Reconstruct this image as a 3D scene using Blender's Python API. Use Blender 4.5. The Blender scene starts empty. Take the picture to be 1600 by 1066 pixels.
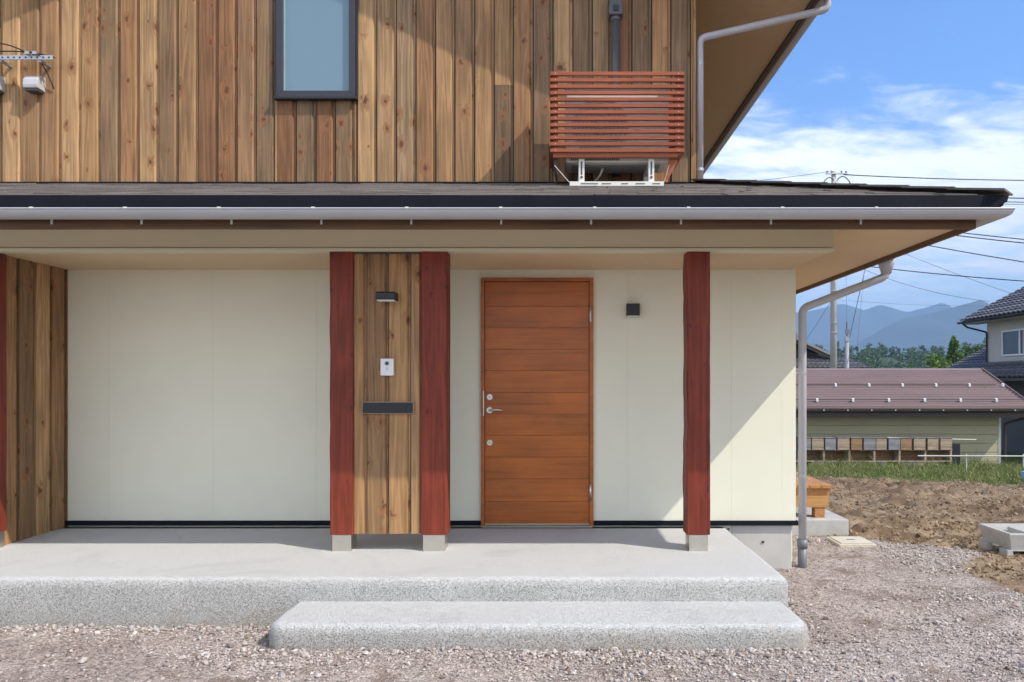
import bpy, bmesh, math, random
import numpy as np
from mathutils import Vector, Matrix
random.seed(7); np.random.seed(7)
scene = bpy.context.scene
COL = scene.collection
R = math.radians

# ------------------------------------------------------------------ camera
CZ = 1.216
cam = bpy.data.cameras.new('camera'); camo = bpy.data.objects.new('camera', cam); COL.objects.link(camo)
camo.location = (0, 0, CZ); camo.rotation_euler = (R(90), 0, 0)
cam.sensor_width = 36; cam.lens = 36*1150/1600
cam.shift_x = -68/1600; cam.shift_y = 65/1600
cam.clip_start = 0.1; cam.clip_end = 20000
scene.camera = camo

# ------------------------------------------------------------------ sun, sky, exposure
SUNV = Vector((0.865, -0.467, 1.0)).normalized()
SUN_EL = math.asin(SUNV.z); SUN_AZ = math.atan2(SUNV.x, SUNV.y)
sl = bpy.data.lights.new('sun', 'SUN'); sl.energy = 3.6; sl.angle = R(0.53); sl.color = (1.0, 0.93, 0.82)
so = bpy.data.objects.new('sun', sl); COL.objects.link(so)
so.rotation_euler = SUNV.to_track_quat('Z', 'Y').to_euler(); so.location = (8, -6, 12)
scene.view_settings.view_transform = 'Standard'; scene.view_settings.look = 'None'
scene.view_settings.exposure = 0.70; scene.view_settings.gamma = 1.0
scene.cycles.max_bounces = 10; scene.cycles.diffuse_bounces = 6
scene.cycles.volume_bounces = 0
world = bpy.data.worlds.new('World'); scene.world = world; world.use_nodes = True
SKY_STRENGTH = 0.135


class NT:
    """small helper round a node tree"""
    def __init__(s, tree): s.t = tree
    def n(s, typ, props=None, **inp):
        nd = s.t.nodes.new(typ)
        for k, v in (props or {}).items(): setattr(nd, k, v)
        for k, v in inp.items():
            key = int(k[1:]) if k[0] == 'i' and k[1:].isdigit() else k.replace('_', ' ')
            s.put(nd.inputs[key], v)
        return nd
    def put(s, sock, v):
        if isinstance(v, bpy.types.NodeSocket): s.t.links.new(v, sock)
        elif isinstance(v, bpy.types.Node): s.t.links.new(v.outputs[0], sock)
        else: sock.default_value = v
    def math(s, op, a, b=0.0, clamp=False):
        return s.n('ShaderNodeMath', {'operation': op, 'use_clamp': clamp}, i0=a, i1=b).outputs[0]
    def vmath(s, op, a, b=(0, 0, 0)):
        return s.n('ShaderNodeVectorMath', {'operation': op}, i0=a, i1=b).outputs[0]
    def noise(s, vec, scale, detail=4, rough=.55, dist=0.0):
        return s.n('ShaderNodeTexNoise', None, Vector=vec, Scale=scale, Detail=detail, Roughness=rough, Distortion=dist).outputs[0]
    def ramp(s, fac, stops, interp='LINEAR'):
        nd = s.n('ShaderNodeValToRGB', None, Fac=fac); cr = nd.color_ramp; cr.interpolation = interp
        while len(cr.elements) < len(stops): cr.elements.new(0.5)
        for e, (p, c) in zip(cr.elements, stops):
            e.position = p; e.color = (c, c, c, 1) if isinstance(c, (int, float)) else (*c, 1)
        return nd.outputs[0]
    def mix(s, fac, a, b, mode='MIX'):
        nd = s.n('ShaderNodeMix', {'data_type': 'RGBA', 'blend_type': mode})
        s.put(nd.inputs[0], fac)
        for i, v in ((6, a), (7, b)):
            s.put(nd.inputs[i], (*v, 1) if isinstance(v, tuple) and len(v) == 3 else v)
        return nd.outputs[2]
    def maprange(s, v, a, b, c=0.0, d=1.0, smooth=False):
        return s.n('ShaderNodeMapRange', {'interpolation_type': 'SMOOTHSTEP' if smooth else 'LINEAR'}, i0=v, i1=a, i2=b, i3=c, i4=d).outputs[0]
    def xyz(s, x=0.0, y=0.0, z=0.0):
        return s.n('ShaderNodeCombineXYZ', None, X=x, Y=y, Z=z).outputs[0]


w = NT(world.node_tree); w.t.nodes.clear()
sky = w.n('ShaderNodeTexSky'); sky.sky_type = 'NISHITA'; sky.sun_disc = False
sky.sun_elevation = SUN_EL; sky.sun_rotation = SUN_AZ; sky.air_density = 1.0; sky.dust_density = 0.3; sky.ozone_density = 2.0
gen = w.n('ShaderNodeTexCoord').outputs['Generated']
sep = w.n('ShaderNodeSeparateXYZ', None, Vector=gen)
dz = sep.outputs[2]
den = w.math('ADD', w.math('MAXIMUM', dz, 0.0), 0.14)
uv = w.xyz(w.math('DIVIDE', sep.outputs[0], den), w.math('DIVIDE', sep.outputs[1], den), 0.0)
uvs = w.vmath('MULTIPLY', uv, (1.0, 1.7, 1.0))
uvs = w.vmath('ADD', uvs, (3.1, 1.4, 0.0))
c1 = w.noise(uvs, 1.1, 9, .62, .35)
c2 = w.noise(uvs, 5.0, 8, .6, .6)
cl = w.math('ADD', w.math('MULTIPLY', c1, .62), w.math('MULTIPLY', c2, .38))
band = w.maprange(w.math('ABSOLUTE', w.math('SUBTRACT', dz, 0.215)), 0.0, 0.24, 0.22, -0.10, True)
cl = w.math('ADD', cl, band)
cl = w.math('ADD', cl, w.maprange(sep.outputs[1], .15, -.35, 0.0, .24, True))  # extra cloud added in the unseen sky behind the camera, to whiten the fill
cmask = w.maprange(cl, .50, .76, 0.0, .95, True)
cmask = w.math('MULTIPLY', cmask, w.maprange(dz, 0.0, 0.03, 0.4, 1.0))
hz = w.maprange(dz, 0.0, 0.32, 0.62, 0.0, True)
tint = w.mix(1.0, sky.outputs[0], (0.70, 0.98, 1.32), 'MULTIPLY')
skyc = w.mix(hz, tint, (6.9, 8.5, 9.5))
ccol = w.mix(c2, (6.4, 6.8, 7.3), (9.0, 9.0, 9.0))
final = w.mix(cmask, skyc, ccol)
bg = w.n('ShaderNodeBackground', None, Color=final, Strength=SKY_STRENGTH)
wo = w.n('ShaderNodeOutputWorld', None, Surface=bg)

# ------------------------------------------------------------------ materials
MATS = {}
def new_mat(name):
    m = bpy.data.materials.new(name); m.use_nodes = True
    nt = NT(m.node_tree); nt.t.nodes.clear()
    p = nt.n('ShaderNodeBsdfPrincipled'); out = nt.n('ShaderNodeOutputMaterial', None, Surface=p)
    MATS[name] = m
    return m, nt, p
def bump(nt, p, h, strength=.3, dist=.01):
    b = nt.n('ShaderNodeBump', None, Strength=strength, Distance=dist, Height=h); nt.put(p.inputs['Normal'], b.outputs[0])
def plain(name, col, rough=.5, var=.12, nscale=6.0, metallic=0.0, bumpv=0.0, bscale=200, spec=.5):
    m, nt, p = new_mat(name)
    co = nt.n('ShaderNodeTexCoord').outputs['Object']
    n = nt.noise(co, nscale, 6, .6)
    k = nt.maprange(n, .25, .75, 1-var, 1+var)
    c = nt.mix(1.0, tuple(col), nt.xyz(k, k, k), 'MULTIPLY')
    nt.put(p.inputs['Base Color'], c)
    nr = nt.maprange(nt.noise(co, nscale*3, 4), .3, .7, max(.02, rough-.07), rough+.07)
    nt.put(p.inputs['Roughness'], nr); p.inputs['Metallic'].default_value = metallic
    p.inputs['Specular IOR Level'].default_value = spec
    if bumpv: bump(nt, p, nt.noise(co, bscale, 3), bumpv, .004)
    return m

def board_mat(name, cols, rough=.6, knots=.58, horizontal=None, ringk=1.0, contrast=1.0, knotcol=(.10, .045, .02), halo=(.25, .105, .042), spec=.3):
    """timber whose grain runs up (or along x); each board (mesh island) gets its own tone and figure"""
    m, nt, p = new_mat(name)
    co = nt.n('ShaderNodeTexCoord').outputs['Object']
    r = nt.n('ShaderNodeNewGeometry').outputs['Random Per Island']
    sp = nt.n('ShaderNodeSeparateXYZ', None, Vector=co)
    if horizontal == 'x': a, b, c = sp.outputs[2], sp.outputs[1], sp.outputs[0]
    elif horizontal == 'y': a, b, c = sp.outputs[2], sp.outputs[0], sp.outputs[1]
    else: a, b, c = nt.math('ADD', sp.outputs[0], sp.outputs[1]), 0.0, sp.outputs[2]
    r1 = nt.math('MULTIPLY', r, 37.3); r2 = nt.math('MULTIPLY', r, 91.7)
    v = nt.xyz(nt.math('ADD', a, r1), b, nt.math('ADD', c, r2))
    # knots
    kv = nt.xyz(nt.math('MULTIPLY', nt.math('ADD', a, r1), 7.0), nt.math('MULTIPLY', nt.math('ADD', c, r2), 4.6), 0.0)
    wob = nt.n('ShaderNodeTexNoise', None, Vector=nt.vmath('MULTIPLY', v, (30, 30, 24)), Scale=1.0, Detail=2)
    vo = nt.n('ShaderNodeTexVoronoi', {'feature': 'F1', 'voronoi_dimensions': '2D'}, Vector=nt.vmath('ADD', kv, nt.vmath('MULTIPLY', wob.outputs['Color'], (.22, .30, 0))), Scale=1.0)
    d = nt.math('ADD', vo.outputs['Distance'], nt.math('MULTIPLY', nt.math('SUBTRACT', wob.outputs[0], .5), .24))
    on = nt.math('GREATER_THAN', nt.n('ShaderNodeSeparateColor', None, Color=vo.outputs['Color']).outputs[0], 1-knots)
    on = nt.math('MULTIPLY', on, nt.math('GREATER_THAN', nt.noise(nt.xyz(nt.math('MULTIPLY', r, 400.0), nt.math('MULTIPLY', nt.math('ADD', c, r2), .9), 0.0), 1.0, 1), .44))
    krad = nt.maprange(nt.n('ShaderNodeSeparateColor', None, Color=vo.outputs['Color']).outputs[1], 0, 1, .03, .16)
    kcore = nt.math('MULTIPLY', nt.maprange(nt.math('DIVIDE', d, krad), .45, 1.05, 1, 0, True), on)
    khalo = nt.math('MULTIPLY', nt.maprange(nt.math('DIVIDE', d, krad), .6, 3.4, 1, 0, True), on)
    # figure: distorted long rings
    lo = nt.noise(nt.vmath('MULTIPLY', v, (9.0, 9.0, .36)), 1.0, 2, .5, .2)
    ph = nt.math('ADD', nt.math('MULTIPLY', lo, 62), nt.math('MULTIPLY', khalo, 7.0))
    ring = nt.maprange(nt.math('SINE', ph), -1, 1, 0, 1)
    ring = nt.math('POWER', ring, 1.8)
    fine = nt.noise(nt.vmath('MULTIPLY', v, (260, 260, 5)), 1.0, 3, .6)
    streak = nt.noise(nt.vmath('MULTIPLY', v, (30, 30, .8)), 1.0, 6, .68, .35)
    blot = nt.noise(nt.vmath('MULTIPLY', v, (3, 3, 1.5)), 1.0, 3, .6)
    stops = [(i/max(1, len(cols)-1), cc) for i, cc in enumerate(cols)]
    base = nt.ramp(r, stops)
    k = nt.math('ADD', nt.maprange(streak, .3, .7, -.26*contrast, .26*contrast), nt.maprange(blot, .3, .7, -.20*contrast, .20*contrast))
    k = nt.math('ADD', k, nt.maprange(ring, 0, 1, -.14*contrast*ringk, .07*contrast*ringk))
    k = nt.math('ADD', k, nt.maprange(fine, .3, .7, -.10*contrast, .10*contrast))
    k = nt.math('ADD', k, 1.0)
    c0 = nt.mix(1.0, base, nt.xyz(k, k, k), 'MULTIPLY')
    c0 = nt.mix(nt.maprange(streak, .52, .75, 0, .35*contrast), c0, halo)
    c0 = nt.mix(nt.math('MULTIPLY', khalo, .72), c0, halo)
    c0 = nt.mix(nt.math('MULTIPLY', kcore, .88), c0, knotcol)
    nt.put(p.inputs['Base Color'], c0)
    p.inputs['Roughness'].default_value = rough; p.inputs['Specular IOR Level'].default_value = spec
    h = nt.math('ADD', nt.math('MULTIPLY', fine, .6), nt.math('MULTIPLY', ring, .3*ringk))
    bump(nt, p, h, .35, .002)
    return m

M_CEDAR = board_mat('cedar_boards', [(.32, .172, .076), (.205, .098, .044), (.47, .29, .138), (.24, .152, .080), (.165, .10, .054), (.40, .228, .10), (.225, .106, .048), (.35, .23, .125), (.175, .112, .060), (.35, .195, .086)], contrast=1.05, ringk=1.3)
M_RED = board_mat('red_stained_timber', [(.165, .029, .014), (.20, .035, .016)], rough=.5, knots=.35, contrast=1.15, knotcol=(.08, .016, .014), halo=(.17, .026, .02))
M_SLAT = board_mat('red_cedar_slats', [(.33, .095, .042), (.39, .125, .058), (.28, .075, .035)], rough=.55, knots=.1, horizontal='x', contrast=.7, knotcol=(.15, .03, .015), halo=(.30, .07, .03))
M_DOOR = board_mat('door_veneer', [(.42, .115, .012), (.395, .106, .011)], rough=.33, knots=.0, horizontal='x', contrast=1.2, ringk=.06, halo=(.20, .05, .010), spec=.45)
M_FASCIA = board_mat('brown_fascia_wood', [(.12, .062, .03), (.14, .075, .037)], rough=.55, knots=.0, horizontal='x', contrast=.9, halo=(.06, .03, .015))
M_DECK = board_mat('deck_timber', [(.48, .24, .085), (.40, .19, .065), (.36, .15, .06)], rough=.6, knots=.3, horizontal='y', contrast=.7)
M_HIVE = [board_mat('hive_wood_%s' % n, c, rough=.8, knots=.3, horizontal='x', contrast=1.3) for n, c in
          (('pale', [(.42, .33, .24), (.36, .29, .21)]), ('grey', [(.28, .28, .30), (.24, .25, .27)]), ('brown', [(.34, .22, .12), (.30, .19, .10)]))]
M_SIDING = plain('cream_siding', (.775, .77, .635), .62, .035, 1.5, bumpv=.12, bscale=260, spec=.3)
M_BEAM = plain('shaded_cream_siding', (.62, .60, .46), .62, .035, 1.5, bumpv=.12, bscale=260, spec=.3)  # the cream siding again, its colour darkened for the shade on the beam
M_SOFFIT = plain('beige_soffit', (.64, .47, .295), .7, .03, 2.0)
M_SOFFIT2 = plain('upper_soffit', (.56, .40, .23), .7, .03, 2.0)
M_GUTTER = plain('grey_gutter', (.42, .42, .44), .38, .05, 3.0)
M_PIPE = plain('grey_pipe', (.45, .45, .48), .36, .05, 3.0)
M_DARK = plain('dark_flashing', (.011, .013, .019), .65, .15, 5.0, spec=.08)
M_BLACK = plain('black_metal', (.012, .013, .018), .45, .15, 8.0, bumpv=.1)
M_BRONZE = plain('bronze_edge', (.30, .20, .14), .4, .1)
M_STEEL = plain('brushed_steel', (.62, .60, .57), .32, .08, 30.0, metallic=1.0)
M_SHOE = plain('zinc_post_shoe', (.60, .565, .50), .36, .05, 8.0, metallic=1.0)
M_GALV = plain('galvanised_steel', (.45, .47, .50), .45, .2, 60.0, metallic=.8)
M_WHITE = plain('white_plastic', (.74, .74, .74), .4, .03)
M_OFFW = plain('off_white_enamel', (.70, .69, .64), .4, .05)
M_ACDARK = plain('shadow_grille', (.06, .06, .06), .6)
M_LENS = plain('camera_lens', (.015, .015, .02), .12)
M_GREYVENT = plain('grey_vent_hood', (.47, .47, .49), .4)
M_FLUE = plain('dark_grey_duct', (.085, .085, .092), .4, .1)
M_CABLE = plain('black_cable', (.02, .02, .022), .55)
M_LIGHTW = plain('thin_wire', (.16, .17, .19), .55)
M_CONCPOLE = plain('pole_concrete', (.40, .39, .36), .8, .12, 3.0)
M_BLUE = plain('blue_plastic', (.22, .36, .55), .4)

def concrete(name, col, pit, pscale, top=None, bumpk=.8):
    m, nt, p = new_mat(name)
    co = nt.n('ShaderNodeTexCoord').outputs['Object']
    n1 = nt.noise(co, 2.2, 5, .6); n2 = nt.noise(co, 28, 4, .6)
    vo = nt.n('ShaderNodeTexVoronoi', {'feature': 'F1'}, Vector=co, Scale=pscale)
    vc = nt.n('ShaderNodeSeparateColor', None, Color=vo.outputs['Color']).outputs[0]
    fn = nt.noise(co, pscale*1.15, 3, .65)
    pits = nt.maprange(fn, .32, .50, 1, 0, True)
    k = nt.math('ADD', nt.maprange(n1, .3, .7, .90, 1.08), nt.maprange(n2, .3, .7, -.05, .05))
    k = nt.math('ADD', k, nt.maprange(vc, 0, 1, -.12, .13))
    c = nt.mix(1.0, col, nt.xyz(k, k, k), 'MULTIPLY')
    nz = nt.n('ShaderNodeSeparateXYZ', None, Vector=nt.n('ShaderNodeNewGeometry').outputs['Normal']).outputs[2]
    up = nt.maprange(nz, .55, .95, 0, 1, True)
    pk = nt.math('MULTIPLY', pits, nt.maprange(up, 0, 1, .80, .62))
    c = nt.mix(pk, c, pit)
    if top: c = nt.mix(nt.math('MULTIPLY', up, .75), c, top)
    # splashed dirt low on the faces and rusty marks on the tread, both ragged
    z = nt.n('ShaderNodeSeparateXYZ', None, Vector=co).outputs[2]
    st = nt.math('MULTIPLY', nt.maprange(nt.math('ADD', z, nt.maprange(n2, .3, .7, -.05, .05)), -.30, -.14, 1, 0, True), nt.maprange(n1, .42, .6, .1, .6))
    c = nt.mix(st, c, (.34, .28, .21))
    c = nt.mix(nt.maprange(nt.noise(co, 3.5, 6, .7, .6), .60, .74, 0, .5, True), c, (.47, .42, .36))
    c = nt.mix(nt.maprange(nt.noise(co, 1.3, 7, .7, .8), .50, .70, 0, .38, True), c, (.42, .42, .42))
    nt.put(p.inputs['Base Color'], c); p.inputs['Roughness'].default_value = .85; p.inputs['Specular IOR Level'].default_value = .25
    h = nt.math('ADD', nt.math('MULTIPLY', pits, -1.0), nt.math('MULTIPLY', vo.outputs['Distance'], -.6))
    bump(nt, p, h, bumpk, .004)
    return m
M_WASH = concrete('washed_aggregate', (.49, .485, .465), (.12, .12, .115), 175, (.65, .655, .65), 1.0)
M_FOUND = plain('cast_foundation', (.50, .49, .465), .85, .10, 3.0, bumpv=.15, bscale=90, spec=.25)
M_BLOCK = plain('concrete_block', (.44, .435, .42), .85, .14, 9.0, bumpv=.35, bscale=130, spec=.25)

def shingle():
    m, nt, p = new_mat('asphalt_shingle')
    co = nt.n('ShaderNodeTexCoord').outputs['Object']
    g = nt.noise(co, 240, 2, .6); n = nt.noise(nt.vmath('MULTIPLY', co, (3, 14, 14)), 1.0, 4)
    r = nt.n('ShaderNodeNewGeometry').outputs['Random Per Island']
    k = nt.math('ADD', nt.maprange(g, .3, .7, .55, 1.5), nt.math('ADD', nt.maprange(n, .3, .7, -.2, .2), nt.maprange(r, 0, 1, -.22, .22)))
    nt.put(p.inputs['Base Color'], nt.mix(1.0, (.155, .135, .122), nt.xyz(k, k, k), 'MULTIPLY'))
    p.inputs['Roughness'].default_value = .9; p.inputs['Specular IOR Level'].default_value = .2
    bump(nt, p, g, .7, .004)
    return m
M_SHINGLE = shingle()

def glass():
    m, nt, p = new_mat('window_glass')
    co = nt.n('ShaderNodeTexCoord').outputs['Object']
    p.inputs['Base Color'].default_value = (.125, .225, .30, 1)
    p.inputs['Roughness'].default_value = .28; p.inputs['Specular IOR Level'].default_value = .8
    bump(nt, p, nt.noise(co, 1.2, 2), .02, .05)
    return m
M_GLASS = glass()

def ground_mat():
    m, nt, p = new_mat('yard_ground')
    co = nt.n('ShaderNodeTexCoord').outputs['Object']
    za = nt.n('ShaderNodeAttribute', {'attribute_name': 'zone'})
    zs = nt.n('ShaderNodeSeparateColor', None, Color=za.outputs['Color'])
    gravel, grass = zs.outputs[0], zs.outputs[1]
    n1 = nt.noise(co, 1.1, 6, .6); n2 = nt.noise(co, 9, 6, .65); n3 = nt.noise(co, 70, 4, .65)
    vo = nt.n('ShaderNodeTexVoronoi', {'feature': 'F1'}, Vector=co, Scale=75.0)
    vc = nt.n('ShaderNodeSeparateColor', None, Color=vo.outputs['Color']).outputs[0]
    vo2 = nt.n('ShaderNodeTexVoronoi', {'feature': 'F1'}, Vector=co, Scale=160.0)
    vc2 = nt.n('ShaderNodeSeparateColor', None, Color=vo2.outputs['Color']).outputs[0]
    gc = nt.mix(nt.maprange(n1, .35, .65, 0, 1), (.32, .262, .228), (.455, .39, .35))
    gk = nt.math('ADD', nt.maprange(vc, 0, 1, .55, 1.45), nt.maprange(vc2, 0, 1, -.3, .35))
    gk = nt.math('ADD', gk, nt.maprange(n2, .3, .7, -.16, .16))
    gc = nt.mix(1.0, gc, nt.xyz(gk, gk, gk), 'MULTIPLY')
    gc = nt.mix(nt.maprange(nt.noise(co, 2.3, 5, .65, .4), .50, .66, 0, .7, True), gc, (.20, .145, .11))
    dc = nt.mix(nt.maprange(n2, .32, .68, 0, 1), (.20, .135, .082), (.43, .325, .215))
    dc = nt.mix(nt.maprange(n3, .3, .7, 0, .5), dc, (.22, .15, .095))
    dc = nt.mix(nt.maprange(n1, .50, .66, 0, .45), dc, (.42, .33, .225))
    dc = nt.mix(nt.maprange(nt.noise(nt.vmath('MULTIPLY', co, (1, 1.6, 1)), 1.0, 6, .65, .3), .47, .60, 0, .75), dc, (.125, .078, .044))
    vg = nt.mix(nt.maprange(n2, .3, .7, 0, 1), (.06, .08, .022), (.13, .13, .045))
    c = nt.mix(gravel, dc, gc); c = nt.mix(grass, c, vg)
    nt.put(p.inputs['Base Color'], c); p.inputs['Roughness'].default_value = .95; p.inputs['Specular IOR Level'].default_value = .15
    h = nt.math('ADD', nt.math('MULTIPLY', vo.outputs['Distance'], -.9), nt.math('ADD', nt.math('MULTIPLY', vo2.outputs['Distance'], -.5), nt.math('MULTIPLY', n3, .6)))
    bump(nt, p, h, .8, .012)
    return m
M_GROUND = ground_mat()

def island_mat(name, stops, rough=.9, nscale=60, translucent=0.0, spec=.2, bscale=0):
    m, nt, p = new_mat(name)
    co = nt.n('ShaderNodeTexCoord').outputs['Object']
    r = nt.n('ShaderNodeNewGeometry').outputs['Random Per Island']
    c = nt.ramp(r, stops); n = nt.noise(co, nscale, 4, .6)
    k = nt.maprange(n, .3, .7, .78, 1.22)
    c = nt.mix(1.0, c, nt.xyz(k, k, k), 'MULTIPLY')
    nt.put(p.inputs['Base Color'], c); p.inputs['Roughness'].default_value = rough; p.inputs['Specular IOR Level'].default_value = spec
    if bscale: bump(nt, p, nt.noise(co, bscale, 4, .6), .5, .004)
    if translucent:
        tr = nt.n('ShaderNodeBsdfTranslucent', None, Color=c)
        mx = nt.n('ShaderNodeMixShader', None, i0=translucent, i1=p.outputs[0], i2=tr.outputs[0])
        out = [x for x in nt.t.nodes if x.type == 'OUTPUT_MATERIAL'][0]; nt.put(out.inputs[0], mx.outputs[0])
    return m
M_STONE = island_mat('crushed_stone', [(0, (.19, .152, .135)), (.3, (.37, .31, .275)), (.65, (.51, .45, .41)), (.85, (.36, .33, .315)), (1, (.66, .605, .55))], bscale=140)
M_CLOD = island_mat('soil_clods', [(0, (.16, .10, .058)), (.5, (.28, .195, .12)), (1, (.42, .32, .215))], nscale=30, bscale=80)
M_GRASS = island_mat('field_grass', [(0, (.09, .14, .03)), (.4, (.15, .205, .05)), (.7, (.25, .27, .09)), (1, (.42, .37, .19))], rough=.6, nscale=2, translucent=.3)
M_LEAF = island_mat('tree_leaves', [(0, (.03, .06, .015)), (.5, (.06, .11, .025)), (1, (.11, .17, .04))], rough=.6, nscale=1, translucent=.25)
M_LEAFY = island_mat('pale_leaves', [(0, (.07, .13, .02)), (.5, (.12, .20, .035)), (1, (.19, .27, .06))], rough=.6, nscale=1, translucent=.25)
M_FOREST = island_mat('forest_leaves', [(0, (.04, .075, .022)), (.5, (.075, .125, .034)), (1, (.13, .185, .055))], rough=.7, nscale=.05)
M_BARK = plain('bark', (.10, .07, .045), .9, .3, 20.0)

def rib_roof():
    m, nt, p = new_mat('mauve_metal_roof')
    co = nt.n('ShaderNodeTexCoord').outputs['Object']
    n = nt.noise(nt.vmath('MULTIPLY', co, (.4, 2, 2)), 1.0, 5)
    r = nt.n('ShaderNodeNewGeometry').outputs['Random Per Island']
    k = nt.math('ADD', nt.maprange(n, .3, .7, .9, 1.1), nt.maprange(r, 0, 1, -.05, .05))
    nt.put(p.inputs['Base Color'], nt.mix(1.0, (.21, .15, .145), nt.xyz(k, k, k), 'MULTIPLY'))
    p.inputs['Roughness'].default_value = .42
    return m
M_RIB = rib_roof()
M_KAWARA = island_mat('kawara_tiles', [(0, (.075, .073, .082)), (.5, (.115, .11, .12)), (1, (.17, .16, .17))], rough=.5, nscale=5, spec=.5)
M_SHEDW = plain('shed_siding', (.41, .38, .24), .6, .06, 1.0)
M_NWALL = plain('neighbour_render', (.50, .46, .40), .8, .06, 1.5)
M_NDARK = plain('neighbour_base_wall', (.10, .09, .085), .8, .1)
M_DBROWN = plain('dark_brown_trim', (.05, .036, .03), .5)
M_MOUNT = plain('mountain_forest', (.035, .06, .042), .95, .5, .006)
M_HILL = plain('hill_undergrowth', (.03, .05, .018), .95, .3, .05)
M_LID = plain('beige_resin_lid', (.55, .50, .40), .6, .1, 12)

# ------------------------------------------------------------------ mesh helpers
class MB:
    def __init__(s): s.v = []; s.f = []
    def add(s, vs, fs):
        o = len(s.v); s.v += [tuple(x) for x in vs]; s.f += [tuple(i+o for i in f) for f in fs]; return s
    def box(s, x0, x1, y0, y1, z0, z1):
        return s.add([(x0, y0, z0), (x1, y0, z0), (x1, y1, z0), (x0, y1, z0), (x0, y0, z1), (x1, y0, z1), (x1, y1, z1), (x0, y1, z1)],
                     [(0, 3, 2, 1), (4, 5, 6, 7), (0, 1, 5, 4), (1, 2, 6, 5), (2, 3, 7, 6), (3, 0, 4, 7)])
    def prism(s, poly, fn, w0, w1):
        """extrude a 2-D outline; fn(u, v, w) -> xyz"""
        n = len(poly)
        vs = [fn(u, v, w0) for u, v in poly]+[fn(u, v, w1) for u, v in poly]
        fs = [tuple(range(n))[::-1], tuple(range(n, 2*n))]+[(i, (i+1) % n, n+(i+1) % n, n+i) for i in range(n)]
        return s.add(vs, fs)
    def tube(s, pts, r, n=12, caps=True):
        pts = [Vector(p) for p in pts]; rr = r if isinstance(r, (list, tuple)) else [r]*len(pts)
        vs = []; prev = None
        for i, p in enumerate(pts):
            d = ((pts[min(i+1, len(pts)-1)]-p).normalized() + (p-pts[max(i-1, 0)]).normalized())
            if d.length < 1e-6: d = Vector((0, 0, 1))
            d.normalize()
            if prev is None:
                a = Vector((0, 0, 1)) if abs(d.z) < .9 else Vector((1, 0, 0))
                u = d.cross(a).normalized()
            else:
                u = (prev - d*prev.dot(d)).normalized()
            prev = u; v = d.cross(u)
            vs += [p+(u*math.cos(2*math.pi*k/n)+v*math.sin(2*math.pi*k/n))*rr[i] for k in range(n)]
        fs = []
        for i in range(len(pts)-1):
            for k in range(n): fs.append((i*n+k, i*n+(k+1) % n, (i+1)*n+(k+1) % n, (i+1)*n+k))
        if caps: fs += [tuple(range(n))[::-1], tuple(range((len(pts)-1)*n, len(pts)*n))]
        return s.add(vs, fs)
    def bar(s, p, q, wd, ht, up=(0, 0, 1)):
        p, q = Vector(p), Vector(q); d = (q-p).normalized(); u = d.cross(Vector(up)).normalized(); v = u.cross(d)
        c = [(-wd/2, -ht/2), (wd/2, -ht/2), (wd/2, ht/2), (-wd/2, ht/2)]
        vs = [p+u*a+v*b for a, b in c]+[q+u*a+v*b for a, b in c]
        return s.add(vs, [(0, 3, 2, 1), (4, 5, 6, 7), (0, 1, 5, 4), (1, 2, 6, 5), (2, 3, 7, 6), (3, 0, 4, 7)])
    def disc_y(s, c, r, y0, y1, n=20):
        return s.tube([(c[0], y0, c[1]), (c[0], y1, c[1])], r, n)
    def build(s, name, mat, parent=None, smooth=False, bevel=0.0, seg=2, fix=True):
        me = bpy.data.meshes.new(name)
        off = parent.matrix_off if False else OFF.get(parent, Vector((0, 0, 0)))
        me.from_pydata([(x-off.x, y-off.y, z-off.z) for x, y, z in s.v], [], s.f)
        if fix:
            bm = bmesh.new(); bm.from_mesh(me); bmesh.ops.recalc_face_normals(bm, faces=bm.faces); bm.to_mesh(me); bm.free()
        if smooth:
            me.polygons.foreach_set('use_smooth', [len(p.vertices) == 4 for p in me.polygons])
        me.materials.append(mat)
        o = bpy.data.objects.new(name, me); COL.objects.link(o)
        if parent is not None: o.parent = parent
        OFF[o] = off.copy()
        if bevel:
            b = o.modifiers.new('bevel', 'BEVEL'); b.width = bevel; b.segments = seg; b.limit_method = 'ANGLE'; b.angle_limit = R(40)
        return o
OFF = {}
def tag(o, label, cat, group=None):
    o['label'] = label; o['category'] = cat
    if group: o['group'] = group
    return o
def thing(name, label, cat, loc=(0, 0, 0), group=None):
    o = bpy.data.objects.new(name, None); COL.objects.link(o); o.location = loc; o.empty_display_size = .1
    OFF[o] = Vector(loc); return tag(o, label, cat, group)
def kind(o, k): o['kind'] = k; return o
def fillet(path, r, n=6):
    P = [Vector(p) for p in path]; out = [P[0]]
    for i in range(1, len(P)-1):
        a = (P[i-1]-P[i]).normalized(); b = (P[i+1]-P[i]).normalized()
        ang = a.angle(b); t = min(r/math.tan(ang/2), (P[i-1]-P[i]).length*.49, (P[i+1]-P[i]).length*.49)
        s0, s1 = P[i]+a*t, P[i]+b*t
        for k in range(n+1):
            f = k/n; out.append(s0*(1-f)**2+P[i]*2*f*(1-f)+s1*f*f)
    out.append(P[-1]); return out

def np_mesh(name, V, F, mat, parent=None, smooth=False):
    """V (n,3), F (m,k) arrays"""
    me = bpy.data.meshes.new(name); V = np.asarray(V, np.float32); F = np.asarray(F, np.int32); k = F.shape[1]
    me.vertices.add(len(V)); me.vertices.foreach_set('co', V.ravel())
    me.loops.add(F.size); me.loops.foreach_set('vertex_index', F.ravel())
    me.polygons.add(len(F)); me.polygons.foreach_set('loop_start', np.arange(0, F.size, k, dtype=np.int32))
    me.update(calc_edges=True)
    me.polygons.foreach_set('use_smooth', np.full(len(F), smooth))
    me.materials.append(mat); o = bpy.data.objects.new(name, me); COL.objects.link(o)
    if parent is not None: o.parent = parent
    return o

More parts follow.
